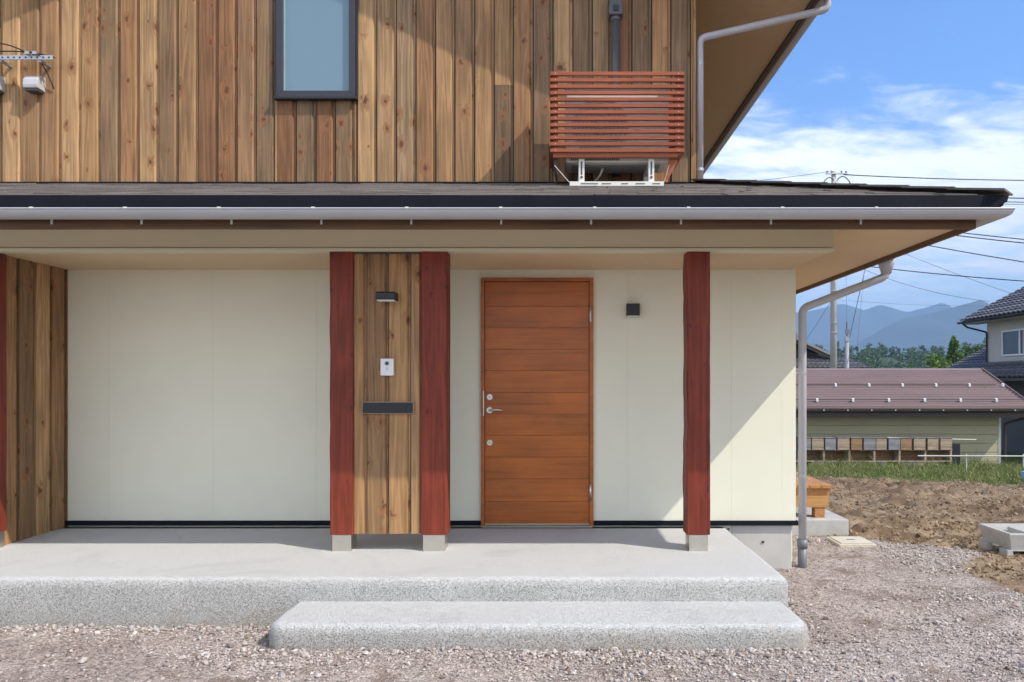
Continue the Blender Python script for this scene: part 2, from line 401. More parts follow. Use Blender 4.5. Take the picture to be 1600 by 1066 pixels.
# value noise in numpy
_perm = np.random.RandomState(3).rand(512, 512)
def vnoise(x, y):
    xi = np.floor(x).astype(int); yi = np.floor(y).astype(int); fx = x-xi; fy = y-yi
    fx = fx*fx*(3-2*fx); fy = fy*fy*(3-2*fy)
    g = lambda a, b: _perm[a % 512, b % 512]
    return (g(xi, yi)*(1-fx)+g(xi+1, yi)*fx)*(1-fy)+(g(xi, yi+1)*(1-fx)+g(xi+1, yi+1)*fx)*fy
def fbm(x, y, o=5, gain=.5):
    s = 0; a = 1; t = 0
    for i in range(o):
        s = s+a*vnoise(x*2**i+17.3*i, y*2**i+5.1*i); t += a; a *= gain
    return s/t
def sstep(a, b, x):
    t = np.clip((x-a)/(b-a), 0, 1); return t*t*(3-2*t)

# ------------------------------------------------------------------ ground
def zone(X, Y):
    n = (fbm(X*1.3, Y*1.3, 4)-.5)
    edge = 3.33+.9*n+.25*sstep(5.6, 4.2, Y)
    edge = edge+.72*np.exp(-((Y-6.75)/.42)**2)
    g = sstep(.10, -.10, X-edge)*sstep(.2, -.2, Y-(7.62+.5*n-.12*(X-3)))
    g = np.where(X < 1.9, sstep(.4, -.4, Y-12), g)
    ge = np.interp(X, [4, 6, 8.5, 10, 14, 40], [21.5, 19.5, 17.5, 15.8, 14.0, 13.0])
    gr = sstep(-1.0, .8, Y-ge+2.4*n)
    return g, gr
def ground_z(X, Y):
    z = np.interp(Y, [-60, 4.0, 4.6, 6.2, 7.8, 24.5, 60, 6000], [-.27, -.27, -.295, -.35, -.385, -1.60, -1.9, -3.0])
    g, gr = zone(X, Y)
    dirt = (1-g)*(1-gr)*sstep(3.0, 3.4, X)*sstep(40, 25, Y)*(.28+.72*sstep(6.6, 8.2, Y))
    z = z+(fbm(X*.8, Y*.8, 4)-.5)*.035
    z = z+g*((fbm(X*9, Y*9, 4)-.5)*.022)
    cl = np.abs(fbm(X*2.6, Y*3.2, 5, .6)-.5)*2
    z = z+dirt*((fbm(X*1.1, Y*1.5, 3)-.5)*.14+cl*.13-.05+(fbm(X*5, Y*6.5, 4, .72)-.5)*.24*(.45+sstep(.4, .6, fbm(X*.7+2, Y*1.0+5, 3))))
    z = z+.02*np.exp(-((X-3.75)/.5)**2-((Y-6.8)/.35)**2)
    return z
def axis(segs):
    out = []
    for a, b, st in segs:
        n = max(1, int(round((b-a)/st))); out += list(np.linspace(a, b, n, endpoint=False))
    return out
gx = axis([(-5000, -600, 800), (-600, -60, 90), (-60, -12, 6), (-12, -5.4, .6), (-5.4, 5.6, .045), (5.6, 13, .09), (13, 22, .4), (22, 60, 3), (60, 600, 90), (600, 5000, 800)])+[5000]
gy = axis([(-400, -40, 60), (-40, -2, 3), (-2, 3.2, .4), (3.2, 8.6, .045), (8.6, 18, .085), (18, 27, .25), (27, 60, 3), (60, 600, 60), (600, 5000, 500)])+[5000]
gx = np.array(gx); gy = np.array(gy); GX, GY = np.meshgrid(gx, gy)
GZ = ground_z(GX, GY)
nx, ny = len(gx), len(gy)
idx = np.arange(nx*ny).reshape(ny, nx)
F = np.stack([idx[:-1, :-1], idx[:-1, 1:], idx[1:, 1:], idx[1:, :-1]], -1).reshape(-1, 4)
g_o = np_mesh('ground', np.stack([GX, GY, GZ], -1).reshape(-1, 3), F, M_GROUND, smooth=True); kind(g_o, 'structure')
zg, zr = zone(GX, GY)
far = sstep(22, 30, np.hypot(np.maximum(GX-4, 0)*.8, np.maximum(GY, 0)))
zr = np.maximum(zr, far)
ca = g_o.data.attributes.new('zone', 'FLOAT_COLOR', 'POINT')
ca.data.foreach_set('color', np.stack([zg*(1-far), zr, zg*0, zg*0+1], -1).astype(np.float32).ravel())

# base rock shape for stones / clods
def ico():
    bm = bmesh.new(); bmesh.ops.create_icosphere(bm, subdivisions=1, radius=1)
    v = np.array([x.co[:] for x in bm.verts]); f = np.array([[q.index for q in p.verts] for p in bm.faces]); bm.free(); return v, f
IV, IF = ico()
def rocks(name, P, S, mat, flat=.65, sink=.25, seed=1):
    rs = np.random.RandomState(seed); n = len(P)
    V = IV[None]*(1+rs.uniform(-.42, .42, (n, len(IV), 1)))
    V = V*np.stack([rs.uniform(.75, 1.35, n), rs.uniform(.6, 1.1, n), flat*rs.uniform(.7, 1.25, n)], -1)[:, None]
    a = rs.uniform(0, 6.28, n); t = rs.uniform(-.5, .5, n)
    ct, st = np.cos(t), np.sin(t); y, z = V[..., 1]*ct[:, None]-V[..., 2]*st[:, None], V[..., 1]*st[:, None]+V[..., 2]*ct[:, None]
    V = np.stack([V[..., 0], y, z], -1)
    ca_, sa = np.cos(a)[:, None], np.sin(a)[:, None]
    V = np.stack([V[..., 0]*ca_-V[..., 1]*sa, V[..., 0]*sa+V[..., 1]*ca_, V[..., 2]], -1)*S[:, None, None]
    V = V+P[:, None]+np.array([0, 0, 1])*(S*(flat-sink))[:, None, None]
    Fa = (IF[None]+(np.arange(n)*len(IV))[:, None, None]).reshape(-1, 3)
    return np_mesh(name, V.reshape(-1, 3), Fa, mat)
def scatter(n, x0, x1, y0, y1, keep, seed):
    rs = np.random.RandomState(seed); X = rs.uniform(x0, x1, n); Y = rs.uniform(y0, y1, n)
    k = keep(X, Y) > rs.rand(n); X, Y = X[k], Y[k]
    return X, Y, ground_z(X, Y), rs
SX0, SX1, SY0 = -1.63, 1.44, 4.107         # step
PX1, PY0 = 1.465, 4.563                    # slab right / front
def free_ground(X, Y):
    on = ((Y > PY0-.005) & (X < PX1+.005)) | ((X > SX0-.01) & (X < SX1+.01) & (Y > SY0-.01)) | ((Y > 6.2) & (X < 2.03))
    return ~on
def dens(X, Y):
    g, gr = zone(X, Y)
    patch = sstep(.40, .66, fbm(X*1.2+9, Y*1.2+4, 4))*.85+.12
    d1 = np.minimum(np.abs(Y-PY0+.06), 9); d1 = np.where(X < SX0, d1, 9)
    d2 = np.where((X > SX0) & (X < SX1+.3), np.abs(Y-SY0+.07), 9)
    d3 = np.where((Y > 4.0) & (Y < 6.2), np.abs(X-SX1-.16), 9)
    d4 = np.where((X > 3.0) & (Y > 6.0) & (Y < 7.4), 0.02, 9)
    e = np.exp(-np.minimum.reduce([d1, d2, d3, d4])/.07)
    return np.where(free_ground(X, Y), g*np.clip(patch+e, 0, 1), 0)
X, Y, Z, rs = scatter(90000, -3.6, 4.6, 3.3, 7.8, dens, 11)
S = .004+.0095*rs.beta(1.2, 3.4, len(X))
kind(rocks('gravel', np.stack([X, Y, Z], -1), S, M_STONE, seed=12), 'stuff')
X, Y, Z, rs = scatter(4200, -3.6, 4.6, 3.3, 7.8, lambda x, y: dens(x, y)**1.9, 13)
S = .011+.013*rs.beta(1.2, 3.0, len(X))
kind(rocks('coarse_gravel', np.stack([X, Y, Z], -1), S, M_STONE, flat=.7, seed=14), 'stuff')
def edens(X, Y):
    d1 = np.where(X < SX0+.05, np.abs(Y-PY0+.05), 9); d2 = np.where((X > SX0) & (X < SX1+.2), np.abs(Y-SY0+.06), 9); d3 = np.where((Y > 4.0) & (Y < 6.2), np.abs(X-SX1-.13), 9)
    e = np.exp(-np.minimum.reduce([d1, d2, d3])/.05)*(.25+.75*sstep(.4, .6, fbm(X*2.2+1, Y*2.2+7, 3)))
    return np.where(free_ground(X, Y), e, 0)
X, Y, Z, rs = scatter(16000, -3.6, 2.0, 3.9, 6.2, edens, 17)
S = .007+.014*rs.beta(1.2, 3.0, len(X))
kind(rocks('coarse_gravel', np.stack([X, Y, Z], -1), S, M_STONE, flat=.75, seed=18), 'stuff')
def ddens(X, Y):
    g, gr = zone(X, Y); return (1-g)*(1-gr)*(.12+.88*sstep(.45, .62, fbm(X*.9+3, Y*1.2+8, 4)))*(X > 2.2)
X, Y, Z, rs = scatter(70000, 2.6, 12.5, 5.0, 20, ddens, 15)
S = .006+.034*rs.beta(1.0, 5.5, len(X))
kind(rocks('soil_clods', np.stack([X, Y, Z], -1), S, M_CLOD, flat=.75, sink=.35, seed=16), 'stuff')

# grass field before the shed
def blades(name, X, Y, Z, H, W, lean, mat, rs):
    n = len(X); a = rs.uniform(0, 6.28, n); dx, dy = np.cos(a), np.sin(a)
    la = rs.uniform(0, 6.28, n); L = lean*H*rs.uniform(.2, 1, n)
    bx, by = np.cos(la)*L, np.sin(la)*L
    p = lambda f, s: np.stack([X+dx*W*s+bx*f*f, Y+dy*W*s+by*f*f, Z+H*f*(1-.18*f*lean)], -1)
    V = np.stack([p(0, -1), p(0, 1), p(.55, .8), p(.55, -.8), p(1, .12), p(1, -.12)], 1)
    Fq = np.array([[0, 1, 2, 3], [3, 2, 4, 5]])
    Fa = (Fq[None]+(np.arange(n)*6)[:, None, None]).reshape(-1, 4)
    return np_mesh(name, V.reshape(-1, 3), Fa, mat)
def gdens(X, Y):
    return zone(X, Y)[1]*(.25+.75*sstep(.35, .55, fbm(X*.7, Y*.7, 3)))
X, Y, Z, rs = scatter(120000, 4.8, 16.5, 13.0, 23.6, gdens, 21)
H = (.06+.34*fbm(X*.6+5, Y*.6, 3)*sstep(-.5, 4, Y-np.interp(X, [4, 6, 8.5, 10, 14, 40], [21.5, 19.5, 17.5, 15.8, 14.0, 13.0])))*rs.uniform(.55, 1.35, len(X))
H = H*np.where(rs.rand(len(X)) < .07, 1.8, .85)
kind(blades('grass', X, Y, Z-.02, H, .005+.006*rs.rand(len(X)), .9, M_GRASS, rs), 'stuff')

# ------------------------------------------------------------------ porch slab and step
def rounded_slab(name, x0, x1, y0, y1, z0, z1, rnd, corner, label, cat, left_open=False):
    bm = bmesh.new()
    def outline(r):
        pts = []
        cs = [(x1, y0, -90), (x1, y1, 0), (x0, y1, 90), (x0, y0, 180)]
        for cx, cy, a0 in cs:
            sx = -1 if cx == x1 else 1; sy = 1 if cy == y0 else -1
            rr = corner if cy == y0 else .004
            for k in range(7):
                a = R(a0+15*k); pts.append((cx+sx*rr+math.cos(a)*(rr-r), cy+sy*rr+math.sin(a)*(rr-r)))
        return pts
    rings = [(0, z0), (0, (z0+z1)/2), (0, z1-rnd)]
    for k in range(1, 7):
        a = R(15*k); rings.append((rnd*(1-math.cos(a)), z1-rnd+rnd*math.sin(a)))
    prev = None
    for ins, z in rings:
        ring = [bm.verts.new((x, y, z)) for x, y in outline(min(ins, corner))]
        if prev:
            for i in range(len(ring)): bm.faces.new((prev[i], prev[(i+1) % len(ring)], ring[(i+1) % len(ring)], ring[i]))
        prev = ring
    bm.faces.new(prev)
    bmesh.ops.recalc_face_normals(bm, faces=bm.faces)
    me = bpy.data.meshes.new(name); bm.to_mesh(me); bm.free()
    me.polygons.foreach_set('use_smooth', [len(p.vertices) == 4 for p in me.polygons]); me.materials.append(M_WASH)
    o = bpy.data.objects.new(name, me); COL.objects.link(o)
    return tag(o, label, cat)
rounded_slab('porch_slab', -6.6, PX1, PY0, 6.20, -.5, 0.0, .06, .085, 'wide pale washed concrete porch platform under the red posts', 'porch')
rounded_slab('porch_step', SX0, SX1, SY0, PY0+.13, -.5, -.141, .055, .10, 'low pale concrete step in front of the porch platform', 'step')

# ------------------------------------------------------------------ the house
WY = 6.216; UY = 6.19
house = thing('house', 'two storey house with upright cedar boards upstairs and a cream porch wall below', 'house', (-1.9, 6.2, 0))
def lap_boards(mb, fn, u0, u1, zf, pitch, t=.024, ch=.017, face=.83, joints=0.0, cut=None, jit=.02, rnd=random):
    """shiplap boards up a wall: fn(u, depth, z); zf(u) -> (z0, z1); cut = (ua, ub, za, zb) opening"""
    u = u0
    while u < u1-.004:
        p = pitch*(1+rnd.uniform(-jit, jit)); ue = min(u+p, u1)
        if cut and u < cut[0]-.001 < ue: ue = cut[0]
        if cut and u < cut[1]-.001 < ue: ue = cut[1]
        wd = ue-u; f = u+max(wd-pitch*(1-face), wd*.35)
        prof = [(u+.0015, 0), (u+.0015, t-.002), (u+.004, t), (f-.011, t), (f, t-.012), (f, t-ch), (ue-.009, t-ch), (ue-.009, 0)]
        za, zb = zf((u+ue)/2); spans = [(za, zb)]
        if cut and u >= cut[0]-.002 and ue <= cut[1]+.002: spans = [(za, cut[2]), (cut[3], zb)]
        out = []
        for a, b in spans:
            if rnd.random() < joints and b-a > 1.2:
                j = a+rnd.uniform(.5, b-a-.4); out += [(a, j-.001), (j+.001, b)]
            else: out.append((a, b))
        for a, b in out:
            if b-a > .02: mb.prism(prof, lambda q, d, z: fn(q, d, z), a, b)
        u = ue
# lower wall: cream panels with fine joints, on a frame behind
mb = MB()
def px(p, s=185.0): return (p-868)/s
seams = [-4.135]+[px(171+162*i) for i in range(7)]+[px(1222), 2.03]
DX0, DX1, DZ1 = px(752), px(927), 1.216+(598-435)/185.0
for a, b in zip(seams[:-1], seams[1:]):
    for (c, d, z0) in ((a, min(b, DX0), .03), (max(a, DX0), min(b, DX1), DZ1), (max(a, DX1), b, .03)):
        if d-c > .01: mb.box(c+.0004, d-.0004, WY, WY+.016, z0, 2.30)
mb.build('wall', M_SIDING, house)
# side wall (cream, running back) and core behind everything
mb = MB(); mb.box(2.012, 2.03, WY+.018, 12.4, .03, 2.55); mb.build('wall', M_SIDING, house)
mb = MB(); mb.box(-5.9, 2.005, WY+.02, 12.3, -.3, 2.50); mb.build('wall_core', M_SIDING, house)
mb = MB()
mb.box(px(1143), 2.0, 6.23, 12.4, -.6, .012); mb.build('foundation', M_FOUND, house, bevel=.006)
mb = MB(); mb.disc_y((px(1191, 184), 1.216-(847-598)/184.7), .011, 6.222, 6.235, 16); mb.build('form_tie_plug', M_ACDARK, house)
mb = MB()
mb.box(-4.13, DX0-.004, WY-.022, WY-.001, .012, .052); mb.box(DX1+.004, 2.045, WY-.022, WY-.001, .012, .052)
mb.box(2.032, 2.045, WY, 12.4, .012, .052)
mb.build('base_flashing', M_DARK, house, bevel=.003)

# left bay: boards on the flank and on the front
BX = -4.135
mb = MB()
lap_boards(mb, lambda u, d, z: (BX-.005+d, u, z), 5.47, WY-.002, lambda u: (-.012, 2.30), .185, joints=0)
lap_boards(mb, lambda u, d, z: (u, 5.318-d, z), -6.0, -4.28, lambda u: (-.012, 2.30), .164, joints=0)
mb.build('board_cladding', M_CEDAR, house)
mb = MB(); mb.box(-5.98, BX-.006, 5.48, WY, .004, 2.28); mb.build('wall_core', M_BLACK, house)

# upper storey: gable front in cedar boards
UX0, UX1 = -4.98, 1.178; APX, APZ = -1.95, 6.312; SLOPE = .437
def roof_under(x): return APZ-.12-SLOPE*abs(x-APX)
W0, W1, WZ0, WZ1 = px(430, 187), px(557, 187), 1.216+(598-154)/187.0, 4.85
mb = MB(); rb = random.Random(5)
lap_boards(mb, lambda u, d, z: (u, UY+.018-d, z), UX0, UX1, lambda u: (2.905, roof_under(u)), .1645, joints=.07, cut=(W0, W1, WZ0, WZ1), rnd=rb)
mb.build('board_cladding', M_CEDAR, house)
mb = MB()
mb.prism([(UX0+.01, 2.5), (UX1-.02, 2.5), (UX1-.02, roof_under(UX1)), (APX, roof_under(APX)), (UX0+.01, roof_under(UX0))], lambda a, b, c: (a, c, b), UY+.02, 12.3)
mb.build('wall_core', M_BLACK, house)
mb = MB()
lap_boards(mb, lambda u, d, z: (UX1-.02+d, u, z), UY, 12.3, lambda u: (2.8, roof_under(UX1)-.02), .1645)
mb.build('board_cladding', M_CEDAR, house)
# dark apron flashing where the cladding meets the porch roof
mb = MB(); mb.box(-6.3, UX1+.05, UY-.035, UY+.012, 2.80, 2.897); mb.build('apron_flashing', M_DARK, house, bevel=.004)

# upper gable roof
RF = UY-.60; XE = 2.15
def gable_roof(x_out, y0, y1, thick=.13):
    xl = 2*APX-x_out
    top = lambda x: APZ+.02-SLOPE*abs(x-APX)
    return [(xl, top(xl)), (APX, top(APX)), (x_out, top(x_out)), (x_out, top(x_out)-thick), (APX, top(APX)-thick), (xl, top(xl)-thick)]
mb = MB(); P = gable_roof(XE, RF, 12.9); mb.prism(P, lambda a, b, c: (a, c, b), RF, 12.9)
uproof = mb.build('upper_roof', M_SOFFIT2, house)
mb = MB()
q = [(a, b+.005) for a, b in gable_roof(XE+.06, RF, 12.9)[:3]]; q += [(a, b+.055) for a, b in q[::-1]]
mb.prism(q, lambda a, b, c: (a, c, b), RF-.04, 12.94); mb.build('roof_covering', M_SHINGLE, uproof)
ez = APZ+.02-SLOPE*(XE-APX)
mb = MB(); mb.box(XE+.001, XE+.03, RF, 12.9, ez-.17, ez-.005); mb.build('fascia', M_FASCIA, uproof)
mb = MB(); mb.box(XE-.02, XE-.002, RF, 12.9, ez-.165, ez-.133); mb.build('eave_trim', M_DBROWN, uproof)
def gutter_profile(r, dp, n=12, t=.006):
    o = [(-r*math.cos(math.pi*k/n), -dp*math.sin(math.pi*k/n)**.8) for k in range(n+1)]
    i = [(-(r-t)*math.cos(math.pi*k/n), -(dp-t)*math.sin(math.pi*k/n)**.8) for k in range(n+1)]
    return o+[(x, y+.0) for x, y in i[::-1]]
def sweep_gutter(mb, path, prof):
    """path of plan points (x, y, z); profile x is outward (right of travel), mitred"""
    P = [Vector(p) for p in path]; rings = []
    for i, p in enumerate(P):
        d0 = (P[i]-P[i-1]).normalized() if i else None; d1 = (P[i+1]-P[i]).normalized() if i < len(P)-1 else None
        nrm = lambda d: Vector((d.y, -d.x, 0))
        if d0 is None: m = nrm(d1); k = 1
        elif d1 is None: m = nrm(d0); k = 1
        else:
            m = (nrm(d0)+nrm(d1)).normalized(); k = 1/max(.3, m.dot(nrm(d0)))
        rings.append([p+m*u*k+Vector((0, 0, v)) for u, v in prof])
    n = len(prof); vs = [v for r_ in rings for v in r_]; fs = []
    for i in range(len(P)-1):
        for k in range(n): fs.append((i*n+k, i*n+(k+1) % n, (i+1)*n+(k+1) % n, (i+1)*n+k))
    fs += [tuple(range(n))[::-1], tuple(range((len(P)-1)*n, len(P)*n))]
    mb.add(vs, fs)
ugz = ez-.03; ugx = XE+.03+.075
mb = MB(); sweep_gutter(mb, [(ugx, RF-.02, ugz), (ugx, 12.9, ugz)], gutter_profile(.068, .085))
upg = mb.build('gutter', M_GUTTER, house)
# upper downpipe: swan neck to the wall corner, then down on to the porch roof
PY = 6.24; px0 = px(1093.5, 1150/PY)
zt = 1.216+(598-60)*PY/1150
mb = MB()
path = [(ugx, 6.10, ugz-.07), (ugx, 6.10, ugz-.20), (px0, PY, zt), (px0, PY, 2.885)]
mb.tube(fillet(path, .06), .0295, 14); udp = mb.build('downpipe', M_PIPE, house, smooth=True)
mb = MB(); mb.tube([(ugx, 6.10, ugz-.06), (ugx, 6.10, ugz-.13)], [.052, .036], 14); mb.build('outlet', M_PIPE, udp, smooth=True)
for zz in (3.02, zt-.22):
    mb = MB(); mb.tube([(px0, PY, zz-.012), (px0, PY, zz+.012)], .0325, 14); mb.bar((px0-.025, PY, zz), (UX1-.005, PY, zz), .012, .02); mb.build('pipe_bracket', M_GALV, udp)

# window upstairs
wn = MB(); fr = .066
Yw0, Yw1 = UY-.055, UY+.06
wn.prism([(W0, WZ0), (W1, WZ0), (W1, WZ1), (W0, WZ1)], lambda a, b, c: (a, c, b), UY+.045, UY+.06)
win = wn.build('window', M_BLACK, house)
mb = MB()
def frame_ring(mb, x0, x1, z0, z1, wd, y0, y1):
    o = [(x0, z0), (x1, z0), (x1, z1), (x0, z1)]; i = [(x0+wd, z0+wd), (x1-wd, z0+wd), (x1-wd, z1-wd), (x0+wd, z1-wd)]
    for k in range(4):
        a, b, c, d = o[k], o[(k+1) % 4], i[(k+1) % 4], i[k]
        mb.prism([a, b, c, d], lambda u, v, w_: (u, w_, v), y0, y1)
M_FRAME = plain('window_frame_metal', (.028, .029, .042), .35, .08)
frame_ring(mb, W0+.010, W1-.010, WZ0+.012, WZ1-.010, .052, UY-.047, UY+.03); mb.build('frame', M_FRAME, win, bevel=.002, seg=1)
mb = MB(); frame_ring(mb, W0-.006, W1+.006, WZ0-.006, WZ1+.006, .014, UY-.030, UY+.03); mb.build('trim', M_BLACK, win)
mb = MB(); mb.box(W0-.008, W1+.008, UY-.062, UY-.02, WZ0-.010, WZ0+.010); mb.build('sill', M_BLACK, win, bevel=.003)
mb = MB(); mb.box(W0+.06, W1-.06, UY-.012, UY+.004, WZ0+.06, WZ1-.06); mb.build('pane', M_GLASS, win)
mb = MB(); mb.box(W0+.0625, W0+.074, UY-.017, UY-.0125, WZ0+.0625, WZ1-.063); mb.box(W0+.0745, W1-.0625, UY-.017, UY-.0125, WZ0+.0625, WZ0+.070); mb.build('pane_highlight', plain('pale_highlight', (.34, .47, .47), .4), win)  # pale strips paint a highlight along the pane's left and bottom edges

# ---- porch roof: hip at the right, shingles in courses
EY, EX = 4.60, 2.80; EZ = 2.372; RS = .318
def front_z(y): return EZ+RS*(y-EY)
rise_y = UY-EY; HX = EX-rise_y
proof = MB()
top0 = [(-6.6, EY, EZ), (EX, EY, EZ), (HX, UY, front_z(UY)), (-6.6, UY, front_z(UY))]
right0 = [(EX, EY, EZ), (EX, 12.9, EZ), (HX, 12.9, front_z(UY)), (HX, UY, front_z(UY))]
th = .05
def slab_face(mb, quad, t):
    n = len(quad); vs = [*quad]+[(x, y, z-t) for x, y, z in quad]
    mb.add(vs, [tuple(range(n)), tuple(range(n, 2*n))[::-1]]+[(i, n+i, n+(i+1) % n, (i+1) % n) for i in range(n)])
slab_face(proof, top0, th); slab_face(proof, right0, th)
pr = proof.build('porch_roof', M_DARK, house)
mb = MB(); rr = random.Random(9); ncrs = 11
for k in range(ncrs):
    ya = EY-.012+(rise_y+.012)*k/ncrs; yb = EY+(rise_y)*(k+1)/ncrs
    u = -6.6-rr.random()*.3; xr0 = EX+.012-max(0, ya-EY)
    while u < xr0-.02:
        ue = min(u+rr.uniform(.16, .40), xr0)
        xr1 = EX-(yb-EY)
        t = rr.choice([.006, .009, .013])
        za, zb = front_z(ya)+.010, front_z(yb)+.004
        a = [(u+.001, ya), (ue-.001, ya), (min(ue-.001, max(xr1, u+.002)), yb), (u+.001, yb)]
        if a[2][0] <= a[3][0]: break
        vs = [(x, y, (za if i < 2 else zb)+t) for i, (x, y) in enumerate(a)]+[(x, y, (za if i < 2 else zb)-.008) for i, (x, y) in enumerate(a)]
        mb.add(vs, [(0, 1, 2, 3), (7, 6, 5, 4), (0, 4, 5, 1), (1, 5, 6, 2), (2, 6, 7, 3), (3, 7, 4, 0)])
        u = ue
for k in range(ncrs):
    xa = EX+.012-(rise_y+.012)*k/ncrs; xb = EX-rise_y*(k+1)/ncrs; u = EY+(EX-xa); 
    za, zb = EZ+RS*(EX-xa)+.010, EZ+RS*(EX-xb)+.004
    vs = [(xa, u, za+.01), (xa, 12.9, za+.01), (xb, 12.9, zb+.01), (xb, EY+(EX-xb), zb+.01)]
    vs = vs+[(x, y, z-.016) for x, y, z in vs]
    mb.add(vs, [(0, 1, 2, 3), (7, 6, 5, 4), (0, 4, 5, 1), (1, 5, 6, 2), (2, 6, 7, 3), (3, 7, 4, 0)])
mb.build('shingles', M_SHINGLE, pr)
mb = MB()
for k in range(8):
    f0, f1 = k/8, (k+1)/8+.02
    p = Vector((EX+.02-f0*rise_y, EY-.02+f0*rise_y, front_z(EY+f0*rise_y)+.030)); q2 = Vector((EX+.02-f1*rise_y, EY-.02+f1*rise_y, front_z(EY+f1*rise_y)+.022))
    mb.bar(p, q2, .20, .012)
mb.build('hip_cap', M_SHINGLE, pr)
mb = MB()   # metal drip edge along the front and the side
mb.prism([(-6.6, EZ+.012), (EX+.024, EZ+.012), (EX+.012, EZ-.03), (EX-.055, EZ-.064), (-6.6, EZ-.064)], lambda a, b, c: (a, c, b), EY-.022, EY-.010)
mb.prism([(EX+.022, EZ+.012), (EX+.022, EZ-.062), (EX+.008, EZ-.066), (EX-.02, EZ-.066), (EX-.02, EZ-.055), (EX+.010, EZ-.052), (EX+.010, EZ+.006)], lambda a, b, c: (a, c, b), EY+.06, 12.9)
mb.build('drip_edge', M_DARK, pr, bevel=.004)
FY, FX, FZ0 = 4.656, 2.66, 2.190
mb = MB(); mb.box(-6.6, FX, FY, FY+.03, FZ0, EZ-.055); mb.build('fascia', M_FASCIA, pr)
mb = MB(); mb.box(FX-.03, FX-.001, FY+.031, 12.9, FZ0, EZ-.055); mb.build('fascia', M_FASCIA, pr)
sz = lambda d: FZ0+.035+.25*d
mb = MB()
slab_face(mb, [(-6.6, FY+.03, sz(0)+.02), (FX-.03, FY+.03, sz(0)+.02), (2.0, FY+.03+(FX-.03-2.0), sz(.63)+.02), (-6.6, FY+.03+(FX-.03-2.0), sz(.63)+.02)], .02)
slab_face(mb, [(FX-.03, FY+.03, sz(0)+.02), (FX-.03, 12.9, sz(0)+.02), (2.0, 12.9, sz(.63)+.02), (2.0, FY+.03+(FX-.03-2.0), sz(.63)+.02)], .02)
mb.build('soffit', M_SOFFIT, pr)
# beam, its drip lip and the porch ceiling
BY = 5.275
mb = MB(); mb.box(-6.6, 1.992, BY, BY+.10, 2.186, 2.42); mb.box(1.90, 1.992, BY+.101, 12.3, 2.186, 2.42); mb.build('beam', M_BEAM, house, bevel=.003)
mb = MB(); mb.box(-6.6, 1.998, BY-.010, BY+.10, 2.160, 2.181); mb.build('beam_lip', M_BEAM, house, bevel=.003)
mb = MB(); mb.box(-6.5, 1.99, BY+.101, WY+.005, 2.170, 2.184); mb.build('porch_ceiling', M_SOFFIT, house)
# gutter with brackets
GZ_ = 2.283; gc = .085; grd = .066
mb = MB(); sweep_gutter(mb, [(-6.6, FY-gc, GZ_), (FX+gc, FY-gc, GZ_), (FX+gc, 12.9, GZ_)], gutter_profile(grd, .052))
gut = mb.build('gutter', M_GUTTER, house)
mb = MB()
mb.tube([(-6.6, FY-gc-grd, GZ_), (FX+gc+grd, FY-gc-grd, GZ_)], .006, 8); mb.tube([(FX+gc+grd, FY-gc-grd, GZ_), (FX+gc+grd, 12.9, GZ_)], .006, 8)
mb.build('gutter_bead', M_GUTTER, gut)
for k in range(10):
    gxp = px(50+146.5*k, 255); lx = px(75+141.5*k, 249)
    mb = MB(); mb.box(gxp-.010, gxp+.010, FY-gc-grd-.008, FY, GZ_-.001, GZ_+.008)
    mb.build('gutter_clip', M_OFFW, gut)
    mb = MB(); mb.box(lx-.0065, lx+.0065, FY-.006, FY-.0005, GZ_-.066, GZ_-.01)
    mb.build('gutter_bracket', M_OFFW, gut)
# lower downpipe with swan neck
LPX, LPY = 2.105, 6.275
mb = MB(); ox = FX+gc
s_ = 1150/LPY
OY = 6.11
path = [(ox, OY, 2.20), (ox, OY, 1.216+(598-432)*OY/1150), (LPX, LPY, 1.216+(598-482)/s_), (LPX, LPY, -.42)]
mb.tube(fillet(path, .075, 8), .0335, 16); ldp = mb.build('downpipe', M_PIPE, house, smooth=True)
mb = MB(); mb.tube([(ox, OY, 2.235), (ox, OY, 2.20), (ox, OY, 2.12)], [.072, .062, .038], 16); mb.build('outlet', M_PIPE, ldp, smooth=True)
mb = MB(); mb.tube([(LPX, LPY, -.19), (LPX, LPY, -.12)], .044, 16); mb.tube([(LPX, LPY, -.42), (LPX, LPY, -.188)], .038, 16); mb.build('pipe_socket', plain('dark_grey_pipe', (.17, .18, .20), .45), ldp, smooth=True)
for zz in (1.30, .42):
    mb = MB(); mb.tube([(LPX, LPY, zz-.012), (LPX, LPY, zz+.012)], .037, 16); mb.bar((LPX-.03, LPY, zz), (2.028, LPY, zz), .012, .02); mb.build('pipe_bracket', M_GALV, ldp)

